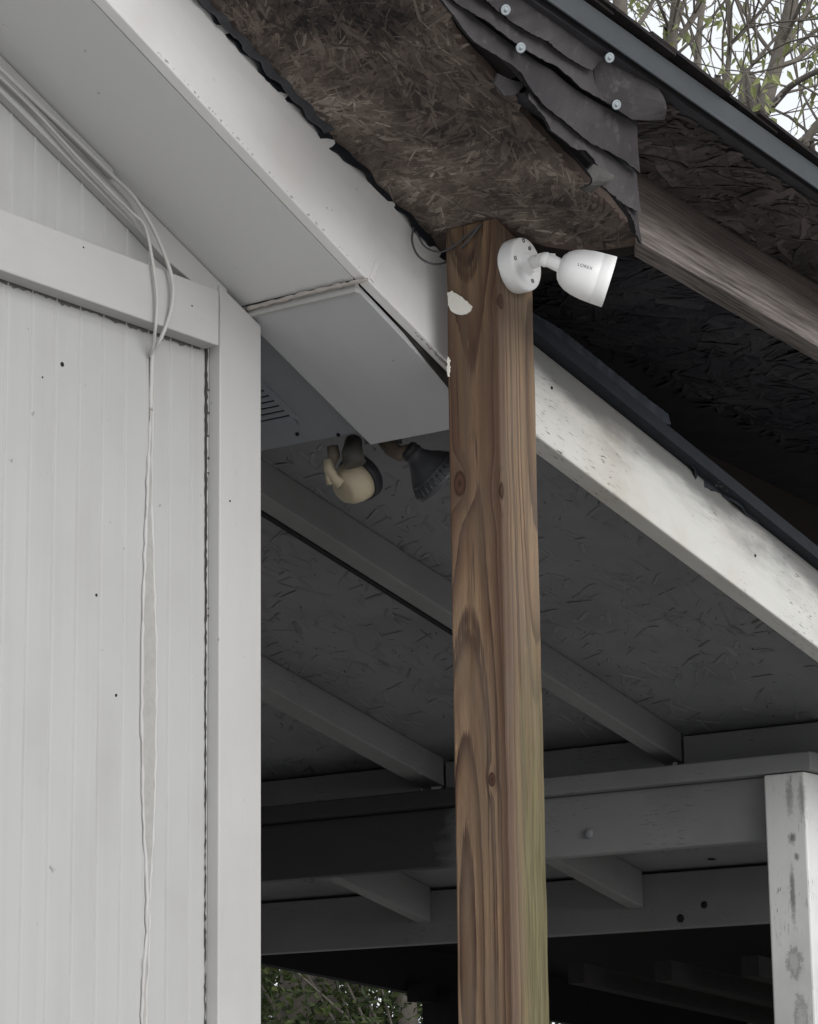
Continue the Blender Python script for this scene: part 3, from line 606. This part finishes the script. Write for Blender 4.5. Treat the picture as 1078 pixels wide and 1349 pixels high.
m = MB(); m.lathe([(0, 0), (.0004, .010), (.003, .0172), (.008, .0232), (.016, .0284), (.027, .0322), (.041, .0346), (.0545, .0355), (.0550, .0352), (.0555, .0355), (.066, .0360), (.0725, .0362), (.073, .0356), (.0715, .0343), (.060, .0335)], hc, hd, 64); head = m.build('camera_head', PLAST, secc)
m = MB(); m.lathe([(.060, .0336), (.0615, .030), (.0615, .014), (.064, .012), (.064, 0)], hc, hd, 32); m.build('lens', flat('lens_glass', (.01, .01, .012), .1, spec=.5), secc)
# printed name on the housing
vdir = (Vector(CAM) - hc).normalized(); t1 = hd; nrm = (vdir - hd * vdir.dot(hd)).normalized(); up_ = hd.cross(nrm) * -1
if up_.z < 0: up_ = -up_
cu = bpy.data.curves.new('t', 'FONT'); cu.body = 'LOREX'; cu.size = .0063; cu.align_x = 'CENTER'; cu.align_y = 'CENTER'; cu.space_character = 1.1
to = bpy.data.objects.new('t', cu); COL.objects.link(to); bpy.context.view_layer.update()
me = bpy.data.meshes.new_from_object(to.evaluated_get(bpy.context.evaluated_depsgraph_get())); bpy.data.objects.remove(to)
al0, ang0 = .0345, .32
for v in me.vertices:
    h = al0 + v.co.x; sd_ = v.co.y + .0105
    rr_ = np.interp(h, [.017, .028, .042, .0545], [.0290, .0325, .0347, .0355]) + .0003
    an = sd_ / rr_; v.co = hc + t1 * h + nrm * (math.cos(an) * rr_) + up_ * (math.sin(an) * rr_) - base_c
me.materials.append(LOGO); lg = bpy.data.objects.new('lettering', me); COL.objects.link(lg); lg.parent = head

# =================================================================== porch
porch = thing('porch', 'open side porch with grey painted boarded ceiling and white front rafter', 'porch', (4.7, 3.5, 0))
PP = .226; RT = 2.763
def zr(x): return RT - PP * (x - 3.306)       # top of the front board
def zc(x): return zr(x) - .030                # underside of ceiling sheathing
XE = 5.60
xs = 3.232
m = MB(); m.box((xs, YF, zr(xs) - .142), (2.42, 0, -PP * 2.42), (0, .036, 0), (0, 0, .142)); m.build('rake_board', PEEL, porch, .003)
m = MB(); m.prism([(xs, YF + .0365, zc(xs)), (XE + .06, YF + .0365, zc(XE + .06)), (XE + .06, 8.5, zc(XE + .06)), (xs, 8.5, zc(xs))], (0, 0, .013)); ceil = m.build('ceiling_board', PCEIL, porch)
m = MB(); rr = random.Random(17)
for i in range(2600):                          # chips and lifted strands in the painted board
    x = rr.uniform(3.3, 5.5); y = rr.uniform(2.2, 5.2)
    if rr.random() > .35 + .65 * (math.sin(x * 7 + y * 3) * .5 + .5): continue
    an = rr.gauss(.35, .35) if rr.random() < .7 else rr.uniform(0, 3.14); l = rr.uniform(.006, .032) * rr.uniform(.5, 1); wd = rr.uniform(.0006, .0030)
    d = Vector((math.cos(an), math.sin(an), -PP * math.cos(an))); e = Vector((-math.sin(an), math.cos(an), PP * math.sin(an)))
    c = Vector((x, y, zc(x) - .0006)); cv = rr.uniform(-.05, .05) * l
    vs = [c + d * (l * a) + e * (wd * b + cv * a * a * 2) for a, b in ((-.5, -.1), (-.15, -.5), (.2, -.4), (.5, .1), (.15, .5), (-.25, .35))]
    m.add(vs, [(0, 1, 2, 3, 4, 5)])
m.build('paint_chip', flat('chip_dark', (.055, .052, .052), .9), ceil, kind='stuff')
m = MB(); rr = random.Random(18)
for i in range(4200):                          # strands telegraphing through the paint
    x = rr.uniform(3.3, 5.5); y = rr.uniform(2.2, 5.2); an = rr.gauss(.35, .6); l = rr.uniform(.02, .07); wd = rr.uniform(.003, .010)
    d = Vector((math.cos(an), math.sin(an), -PP * math.cos(an))); e = Vector((-math.sin(an), math.cos(an), PP * math.sin(an))); c = Vector((x, y, zc(x) - .0004)); t = rr.uniform(.0003, .0015)
    vs = [c + d * (l * a) + e * (wd * b) - Vector((0, 0, t * (b + .5))) for a, b in ((-.5, -.3), (-.3, -.5), (.3, -.5), (.5, -.2), (.4, .5), (-.4, .4))]
    m.add(vs, [tuple(range(6))[::-1]], [(v.x, v.y, v.z) for v in vs], rr.betavariate(2, 2))
m.build('wood_strand', PCEILS, ceil, kind='stuff')
XB = 4.70
for (y0, wd) in ((2.757, .044), (3.345, .060), (3.96, .05)):
    h = .062; m = MB(); m.box((xs, y0, zc(xs) - h), (4.785 - xs, 0, -PP * (4.785 - xs)), (0, wd, 0), (0, 0, h - .0005)); m.build('rafter', PGRAY, porch, .003)
    xa = 4.83; m = MB(); m.box((xa, y0, zc(xa) - .089), (XE - .001 - xa, 0, -PP * (XE - .001 - xa)), (0, .04, 0), (0, 0, .0885)); m.build('rafter', PGRAY, porch, .003)
m = MB(); m.box((xs, 2.802, zc(xs) - .064), (.93, 0, -PP * .93), (0, .011, 0), (0, 0, .06)); m.build('rafter_shade_strip', DARK, porch)  # dark strip standing in for the shade line below the rafter
for (y0, y1) in ((2.445, 2.756), (2.803, 3.344), (3.407, 3.959), (4.012, 5.5)):
    m = MB(); m.aabb(4.788, 4.826, y0, y1, 2.322, zc(4.826) - .0005, along='y'); m.build('blocking', PGRAY, porch, .002)
m = MB(); m.aabb(XB, XB + .125, 2.425, 6.5, 2.284, 2.320, along='y'); m.build('top_plate', FARDARK, porch, .003)
m = MB(); m.aabb(XB + .035, XB + .075, 2.535, 6.5, 2.160, 2.2835, along='y'); m.build('beam', FARDARK, porch, .003)
c = Vector(PX(776, 1098, XB + .034)); m = MB(); m.lathe([(0, .0105), (.003, .0105), (.006, .008), (.007, 0)], c, (-1, 0, 0), 12); m.build('bolt_head', PCEIL, porch)
m = MB(); m.aabb(XE, XE + .038, 2.1, 6.5, 2.074, zc(XE + .038) - .0005, along='y'); m.build('rim_board', PGRAY, porch, .003)
for (px, py, rr_) in ((928, 1192, .009), (897, 1210, .010), (938, 1132, .010)):
    c = Vector(PX(px, py, XE - .0005)) if py > 1150 else Vector(on(px, py, (PP, 0, 1), (XE, 0, zc(XE) - .001)))
    m = MB(); m.lathe([(0, rr_ * .8), (.001, rr_), (.002, rr_ * .6), (.002, 0)], c, (-1, 0, 0) if py > 1150 else (0, 0, -1), 9); m.build('knot_hole', DARK, porch)
p0 = PX(1065, 1018, XB + .002); pw = .089
def postmarks(m_):
    t = m_.node_tree; k = NT.__new__(NT); k.m = m_; k.t = t; k.b = t.nodes['Principled BSDF']; k.a = [n for n in t.nodes if n.bl_idname == 'ShaderNodeAttribute'][0]; k.gp = k.a.outputs['Vector']
    old = k.b.inputs['Base Color'].links[0].from_socket; nz = k.noise(k.gp, 130, 4, .7); ns = k.noise(k.gp, 1, 4, .65, 0, (160, 160, 14))
    for (px, py, sz, st, am) in ((1043, 1104, .010, .7, .8), (1049, 1128, .006, .6, .75), (1046, 1268, .020, .6, .55), (1044, 1180, .007, .10, .7), (1039, 1050, .010, .22, .5), (1056, 1050, .010, .22, .5), (1055, 1340, .018, .35, .5)):
        q = PX(px, py, XB); d = k.vmath('LENGTH', k.vmath('MULTIPLY', k.vmath('SUBTRACT', k.gp, (0, q[1] - 2.441, q[2])), (1, 1, st)))
        d = k.math('ADD', k.math('DIVIDE', d, sz), k.math('ADD', k.math('MULTIPLY', k.math('SUBTRACT', nz, .5), 1.6), k.math('MULTIPLY', k.math('SUBTRACT', ns, .5), 1.2)))
        f = k.math('MULTIPLY', k.ramp(d, [(.35, .45), (.6, 1.0), (1.0, 0.0)] if sz > .015 else [(.3, 1.0), (1.0, 0.0)]), am); old = k.mix(f, old, (.085, .08, .075))
    k.set(k.b.inputs['Base Color'], old); return m_
PPM = postmarks(PPOST)
m = MB(); m.box((XB + .002, 2.441, 0), (0, 0, 2.282), (0, pw, 0), (pw, 0, 0)); m.build('porch_post', PPM, porch, .004)
# black roofing felt over the porch roof edge
m = MB(); m.box((xs - .02, YF - .022, zr(xs - .02) + .001), (2.45, 0, -PP * 2.45), (0, 6.4, 0), (0, 0, .022)); m.build('porch_roofing', FELT, porch)
def felt(lo_, hi_, yy, seed, mat=FELT, amp=1.0):
    m = MB(); m.sheet([PY(*q, yy) for q in jag(lo_, 90, amp, seed)], [PY(*q, yy) for q in jag(hi_, 90, .4, seed + 1)], 0, (0, -1, 0), .002, 3, bulge=lambda u, v: (1 - v) * (.004 * math.sin(u * 35 + seed) + .003 * math.sin(u * 83))); m.build('felt_strip', mat, porch)
felt([(696, 440), (730, 462), (790, 505), (860, 566), (905, 608), (925, 640), (950, 650), (985, 680), (1030, 705), (1090, 760)], [(696, 420), (730, 440), (790, 486), (860, 545), (905, 582), (935, 605), (955, 625), (985, 650), (1030, 685), (1090, 735)], YF - .003, 2)
felt([(696, 428), (740, 458), (790, 498), (850, 545), (880, 560)], [(696, 408), (740, 434), (790, 474), (850, 522), (880, 545)], YF - .016, 5, flat('felt_blue', (.030, .035, .045), .6, var=.5, scale=45))
felt([(930, 622), (948, 640), (962, 650), (968, 648)], [(925, 612), (945, 622), (962, 634), (970, 644)], YF - .010, 7, flat('felt_grey2', (.10, .10, .105), .8, var=.4, scale=60))
for (px, py) in ((727, 511), (995, 732)):
    c = PY(px, py, YF - .0003); m = MB(); m.lathe([(0, .0028), (.0008, .0026), (.001, 0)], c, (0, -1, 0), 8); m.build('nail_head', DARK, porch)

# =================================================================== floodlight under the eave
fl = thing('floodlight', 'twin floodlight with one cream cup and one dark ribbed bell under the eave', 'floodlight', tuple(PD(500, 588, 4.25)))
dF = 4.22
def Q(x, y, o=0): return Vector(PD(x, y, dF + o))
m = MB(); m.tube([Q(505, 560, .05), Q(505, 585, .05)], [.028, .030], 24); m.build('canopy', BRONZE, fl)
BELL = [(0, 0), (0, .012), (.004, .0150), (.010, .0150), (.0105, .0162), (.014, .0162), (.0145, .0152), (.020, .0165), (.030, .0225), (.040, .0315), (.048, .0365), (.0485, .038), (.052, .038), (.0525, .0385), (.064, .0435), (.068, .0445), (.071, .0435), (.067, .040), (.055, .034)]
sc_ = 1.04
def bell(c, ax, s, name='lamp_holder'):
    m = MB(); m.lathe([(h * s, r * s) for h, r in BELL], c, ax, 40); return m.build(name, BRONZE, fl)
axR = (Q(568, 622, .01) - Q(534, 590, 0)).normalized()
bR = bell(Q(536, 590), axR, 1.04)
m = MB(); m.lathe([(.05, .032), (.066, .0385), (.074, .034), (.078, .020), (.080, 0)], Q(536, 591), axR, 32); m.build('bulb', BULB, bR)
for q in range(28):
    an = 2 * math.pi * q / 28; t_ = axR; a_ = t_.orthogonal().normalized(); b_ = t_.cross(a_); d_ = a_ * math.cos(an) + b_ * math.sin(an)
    m = MB(); m.tube([Q(536, 590) + t_ * .054 + d_ * .0402, Q(536, 590) + t_ * .067 + d_ * .0462], [.0012, .0018], 5); m.build('rib', BRONZE, bR)
m = MB(); m.tube([Q(505, 580, .03), Q(516, 592, .015), Q(528, 598, .01), Q(540, 594, 0)], [.010, .0125, .013, .011], 14); m.build('knuckle', flat('tan_knuckle', (.16, .125, .10), .6), fl)
m = MB(); m.tube([Q(466, 582, .0), Q(464, 598, -.03), Q(468, 612, -.035)], [.0135, .0165, .0175], 18); m.build('lamp_socket', flat('socket_grey', (.075, .072, .066), .5), fl)
m = MB(); m.tube([Q(438, 588, -.005), Q(440, 600, -.008), Q(434, 618, -.01)], [.009, .010, .006], 12); m.build('knuckle', flat('tan_knuckle2', (.22, .18, .14), .6), fl)
m = MB(); m.tube([Q(432, 606, -.02), Q(434, 620, -.024), Q(440, 630, -.026), Q(449, 638, -.024)], [.0075, .0088, .008, .009], 14); m.tube([Q(432, 622, -.026), Q(435, 638, -.024)], [.005, .006], 10); m.build('lamp_arm', CREAM, fl)
axS = (Vector(MW @ np.array([.56, -.50, .62]))).normalized(); cS = Q(452, 648, -.012)
m = MB(); m.lathe([(0, 0), (0, .016), (.003, .022), (.012, .0285), (.024, .0325), (.036, .0345), (.036, .033), (.02, .028)], cS, axS, 40); hs = m.build('lamp_cup', CREAM, fl)
m = MB(); m.lathe([(.0362, .033), (.0362, .0368), (.040, .0378), (.052, .0385), (.054, .037), (.052, .034), (.045, .030), (.044, 0)], cS, axS, 40); m.build('rim', flat('black_rim', (.018, .018, .022), .5), hs)

# =================================================================== cables and wires
def smooth(pts, n):
    pts = [Vector(p) for p in pts]; out = []
    P_ = [pts[0]] + pts + [pts[-1]]
    for i in range(1, len(P_) - 2):
        for k in range(n):
            t = k / n; p0, p1, p2, p3 = P_[i - 1:i + 3]
            out.append(.5 * ((2 * p1) + (p2 - p0) * t + (2 * p0 - 5 * p1 + 4 * p2 - p3) * t * t + (3 * p1 - p0 - 3 * p2 + p3) * t ** 3))
    return out + [pts[-1]]
def cable(pts, rad, mat, label, name='cable', cat='cable'):
    b = Vector(pts[-1]); p = [q - b for q in smooth(pts, 6)]
    m = MB(); m.tube(p, rad, 10); o = m.build(name, mat); o.location = b; tag(o, label, cat, 'white cables on the gable wall' if name == 'cable' else 'thin grey wires by the post'); return o
yk = 2.336
cable([PY(*q[:2], yk + q[2]) for q in ((-40, 52, -.002), (0, 90, -.002), (50, 137, -.001), (100, 184, 0), (150, 233, 0), (177, 260, -.002), (200, 297, -.006), (219, 341, -.008), (228, 376, -.008), (225, 411, -.006), (212, 446, .006), (202, 465, .022), (200, 490, .026), (199, 540, .029))], .0029, CABLE, 'thicker white cable bowing out to the right over the frieze board')
cable([PY(*q[:2], yk + q[2]) for q in ((-40, 64, .005), (0, 101, .005), (50, 150, .006), (100, 205, .006), (150, 257, .006), (175, 281, .004), (191, 298, -.002), (200, 337, -.005), (206, 380, -.006), (207, 405, -.006), (205, 431, -.003), (202, 455, .012), (198, 470, .027))], .0023, CABLE, 'thinner white cable hanging left of the thicker one across the frieze board')
yq = 2.06
cable([PY(545, 300, YF - .010), PY(543, 318, YF - .012), PY(552, 338, YF - .02), PY(572, 348, YF - .04), PY(592, 343, PYN + .10), PX(612, 322, PXN - .006), PX(632, 298, PXN - .003)], .0016, WIRE, 'lower grey wire looping from the fascia to the post top', 'wire', 'wire')
cable([PY(548, 305, YF - .012), PY(560, 325, YF - .02), PY(580, 332, YF - .03), PX(598, 324, PXN - .006), PX(618, 308, PXN - .004), PX(634, 296, PXN - .003)], .0014, WIRE, 'upper grey wire running straighter from the fascia to the post top', 'wire', 'wire')

# =================================================================== dark shed behind
shed = thing('back_shed', 'dark open shed seen under the porch rim', 'shed', (9, 5, 0))
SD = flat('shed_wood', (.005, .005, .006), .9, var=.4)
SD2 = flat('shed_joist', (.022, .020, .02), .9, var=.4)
YS = 5.6
pa, pb = PY(330, 1266, YS), PY(560, 1311, YS); sl_ = (pb[2] - pa[2]) / (pb[0] - pa[0])
x0 = pa[0] - 1.0; x1 = 13.0; zz = lambda x: pa[2] + sl_ * (x - pa[0])
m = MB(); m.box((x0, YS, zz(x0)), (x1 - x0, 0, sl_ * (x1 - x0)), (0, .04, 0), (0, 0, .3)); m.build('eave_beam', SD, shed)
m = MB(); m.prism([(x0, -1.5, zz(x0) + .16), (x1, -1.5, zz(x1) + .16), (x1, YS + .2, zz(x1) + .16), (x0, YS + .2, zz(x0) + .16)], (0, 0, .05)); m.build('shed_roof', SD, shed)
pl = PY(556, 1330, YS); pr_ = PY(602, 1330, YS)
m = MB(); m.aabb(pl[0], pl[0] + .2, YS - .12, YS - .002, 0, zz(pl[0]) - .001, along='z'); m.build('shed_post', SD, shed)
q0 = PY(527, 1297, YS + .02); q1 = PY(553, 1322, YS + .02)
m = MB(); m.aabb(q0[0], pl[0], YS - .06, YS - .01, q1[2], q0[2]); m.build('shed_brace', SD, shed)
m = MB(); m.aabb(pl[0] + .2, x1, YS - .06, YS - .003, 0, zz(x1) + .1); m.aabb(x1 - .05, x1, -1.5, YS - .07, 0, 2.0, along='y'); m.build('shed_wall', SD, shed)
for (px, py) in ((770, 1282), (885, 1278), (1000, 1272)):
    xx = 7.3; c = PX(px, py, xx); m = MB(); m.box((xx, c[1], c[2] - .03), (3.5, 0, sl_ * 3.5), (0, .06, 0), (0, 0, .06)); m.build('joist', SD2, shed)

# =================================================================== trees
BARK = flat('bark', (.15, .133, .115), .95, var=.45, scale=35, b=.01)
def leaf_mat(name, c0, c1):
    k = NT(name); t = k.n('ShaderNodeAttribute'); t.attribute_name = 'tint'
    c = k.ramp(t.outputs['Fac'], [(0, c0), (1, c1)]); k.b.inputs['Subsurface Weight'].default_value = 0
    k.out(c, .6, None, 0, .3)
    tr = k.n('ShaderNodeBsdfTranslucent'); k.set(tr.inputs[0], c); ms = k.n('ShaderNodeMixShader'); ms.inputs[0].default_value = .35
    o = k.t.nodes['Material Output']; k.t.links.new(k.b.outputs[0], ms.inputs[1]); k.t.links.new(tr.outputs[0], ms.inputs[2]); k.t.links.new(ms.outputs[0], o.inputs[0]); return k.m
LEAF = leaf_mat('leaf', (.14, .16, .06), (.33, .35, .16)); LEAF2 = leaf_mat('hedge_leaf', (.020, .034, .012), (.085, .11, .035))
def leaf(m, p, d, l, wd, r):
    d = d.normalized(); s = d.cross(Vector((r.uniform(-1, 1), r.uniform(-1, 1), r.uniform(-.3, 1)))).normalized(); n = d.cross(s) * (.18 * l)
    vs = [p, p + d * (l * .35) + s * wd + n * .3, p + d * l - n, p + d * (l * .35) - s * wd + n * .3]
    m.add(vs, [(0, 1, 2), (0, 2, 3)], None, r.random())
def branch(mt, ml, p, d, ln, rad, depth, r, leafp, leafs):
    n = max(3, int(ln / .12)); pts = [p]; q = p.copy(); dd = d.normalized()
    for i in range(n):
        dd = (dd + Vector((r.gauss(0, .13), r.gauss(0, .13), r.gauss(.02, .11)))).normalized(); q = q + dd * (ln / n); pts.append(q.copy())
    rads = [rad * (1 - .75 * i / n) for i in range(n + 1)]
    mt.tube(pts, rads, 6 if rad > .02 else 4, False)
    if depth > 0:
        for k in range(r.randint(2, 4)):
            i = r.randint(max(1, n // 5), n); c = pts[i]; a = dd.orthogonal().normalized(); a.rotate(Matrix.Rotation(r.uniform(0, 6.28), 3, dd))
            branch(mt, ml, c, (pts[i] - pts[i - 1]).normalized() * .75 + a * .8 + Vector((0, 0, .12)), ln * r.uniform(.4, .72), max(.0035, rads[i] * .6), depth - 1, r, leafp, leafs)
    if depth <= 1:
        for i in range(1, n + 1):
            for _ in range(3):
                if r.random() < leafp * .8:
                    d2 = Vector((r.gauss(0, .5), r.gauss(0, .5), -.9 + r.gauss(0, .4))); leaf(ml, pts[i] + Vector((r.gauss(0, .03), r.gauss(0, .03), 0)), d2, r.uniform(.5, 1.15) * leafs, leafs * r.uniform(.13, .2), r)
def tree(paths, dist, seed, label, leafp=.35, leafs=.075, extra=5, depth=2, group='trees behind the roof'):
    """paths: photo polylines of the main stems with widths in px, at a given distance"""
    r = random.Random(seed); mt, ml = MB(), MB(); root = None
    for pi, path in enumerate(paths):
        pts = [Vector(PD(x, y, dist + dz)) for (x, y, wd, dz) in path]; rads = [wd * .9 * dist / F / 2 for (x, y, wd, dz) in path]
        if pi == 0:
            base = pts[0].copy(); base.z = 0; pts = [base] + pts; rads = [rads[0] * 1.5] + rads; root = base
        sp = smooth(pts, 5); rs = np.interp(np.linspace(0, len(pts) - 1, len(sp)), range(len(pts)), rads); rs = [q * r.uniform(.93, 1.07) for q in rs]
        mt.tube([q - root for q in sp], list(rs), 9, False)
        for k in range(extra):
            i = r.randint(len(sp) // 3, len(sp) - 1); dd = (sp[i] - sp[i - 1]).normalized(); a = dd.orthogonal().normalized(); a.rotate(Matrix.Rotation(r.uniform(0, 6.28), 3, dd))
            branch(mt, ml, sp[i] - root, dd * .6 + a + Vector((0, 0, .2)), r.uniform(.9, 1.7), max(.005, rs[i] * .38), depth, r, leafp, leafs)
    t = thing('tree', label, 'tree', tuple(root), group)
    a = mt.build('trunk', BARK); a.parent = t; b = ml.build('crown', LEAF); b.parent = t
    return t
tree([[(822, 140, 22, 0), (818, 40, 19, 0), (812, -40, 17, 0), (806, -160, 12, 0)], [(818, 60, 9, 0), (850, 20, 7, .3), (880, -40, 5, .4)]], 13, 1, 'bare brown trunk rising nearest the roof shingles at the left of the sky', extra=5, leafp=.3)
tree([[(884, 180, 17, 0), (886, 90, 15, 0), (888, 30, 14, 0), (896, -60, 9, 0)], [(886, 60, 9, 0), (915, 20, 9, 0), (930, -30, 7, 0)], [(887, 50, 7, 0), (905, -10, 6, .2), (915, -60, 5, .2)]], 14, 2, 'forked grey tree splitting into two upright stems in the middle of the sky', extra=5, leafp=.35)
tree([[(985, 240, 26, 0), (1004, 150, 24, 0), (1024, 80, 22, 0), (1046, -10, 19, 0), (1060, -90, 14, 0)], [(1002, 160, 11, 0), (1040, 115, 10, -.2), (1085, 90, 8, -.4)], [(1024, 80, 8, 0), (1060, 20, 7, .2), (1080, -30, 6, .3)]], 12, 3, 'thickest leaning trunk with a side limb at the right of the sky', extra=7, leafp=.45)
tree([[(948, 260, 10, 0), (955, 130, 9, 0), (962, 40, 8, 0), (950, -60, 6, 0)], [(960, 60, 7, 0), (990, 30, 6, 0), (1020, -10, 5, 0)], [(955, 130, 6, 0), (1000, 75, 5, 0), (1040, 30, 4, 0)]], 11, 4, 'slim dark sapling leaning in front of the leaning thick trunk', extra=7, leafp=.5)
tree([[(1080, 330, 13, 0), (1060, 200, 11, 0), (1085, 150, 10, 0), (1120, 60, 8, 0)], [(1040, 195, 7, 0), (1062, 180, 7, 0), (1090, 165, 6, 0)]], 12.5, 5, 'leafy tree at the far right beside the roof slope', extra=8, leafp=.5)
tree([[(930, 260, 12, 0), (925, 150, 11, 0), (920, 60, 10, 0), (935, -60, 8, 0)], [(922, 90, 6, 0), (900, 30, 5, 0), (880, -20, 4, 0)]], 17, 6, 'distant hazy tree behind the forked grey tree', extra=9, leafp=.5, leafs=.10)
# greenery seen under the shed eave
def bush(c, rx, rz, n, seed, label, mat, trunk):
    r = random.Random(seed); t = thing('tree', label, 'tree', (c[0], c[1], 0), 'green trees behind the shed'); ml, mt = MB(), MB()
    mt.tube([(0, 0, 0), (.05, 0, 1.2), (.0, .05, 2.2), (.1, 0, c[2] + rz * .6)], [trunk * 1.2, trunk, trunk * .9, trunk * .4], 9, False)
    for k in range(26):
        a = r.uniform(0, 6.28); z0 = r.uniform(.8, c[2]); e = Vector((math.cos(a) * rx * r.uniform(.5, .9), math.sin(a) * rx * r.uniform(.5, .9), z0 + r.uniform(.1, .9)))
        mt.tube([(0, 0, z0 * .8), e * .5 + Vector((0, 0, z0 * .45)), e], [.012, .007, .003], 5, False)
    cl = [(Vector((r.gauss(0, .45) * rx, r.gauss(0, .45) * rx, c[2] + r.uniform(-1, 1) * rz)), r.uniform(.15, .45)) for _ in range(60)]
    for i in range(n):
        q, s = cl[r.randrange(len(cl))]; p = q + Vector((r.gauss(0, s), r.gauss(0, s), r.gauss(0, s * .7)))
        if p.z < .05: continue
        leaf(ml, p, Vector((r.gauss(0, 1), r.gauss(0, 1), r.gauss(-.5, .7))), r.uniform(.03, .065), r.uniform(.007, .015), r)
    a = mt.build('trunk', BARK); a.parent = t; b = ml.build('crown', mat); b.parent = t
for (px, py, d_, rx, rz, n, sd_, lb, tk) in ((352, 1330, 13, .9, 1.3, 8500, 1, 'sparse tree with bright sky gaps beside the white corner board', .05), (415, 1320, 12.5, .8, 1.2, 13000, 2, 'grey trunked green tree between the sparse tree and the bushy one', .17), (480, 1330, 14, 1.1, 1.3, 20000, 3, 'bushy yellow green tree under the dark shed eave', .06), (548, 1325, 12, .7, 1.2, 9000, 4, 'green tree showing against the dark shed post', .05)):
    c = PD(px, py, d_); bush((c[0], c[1], c[2]), rx, rz, n, sd_, lb, LEAF2, tk)
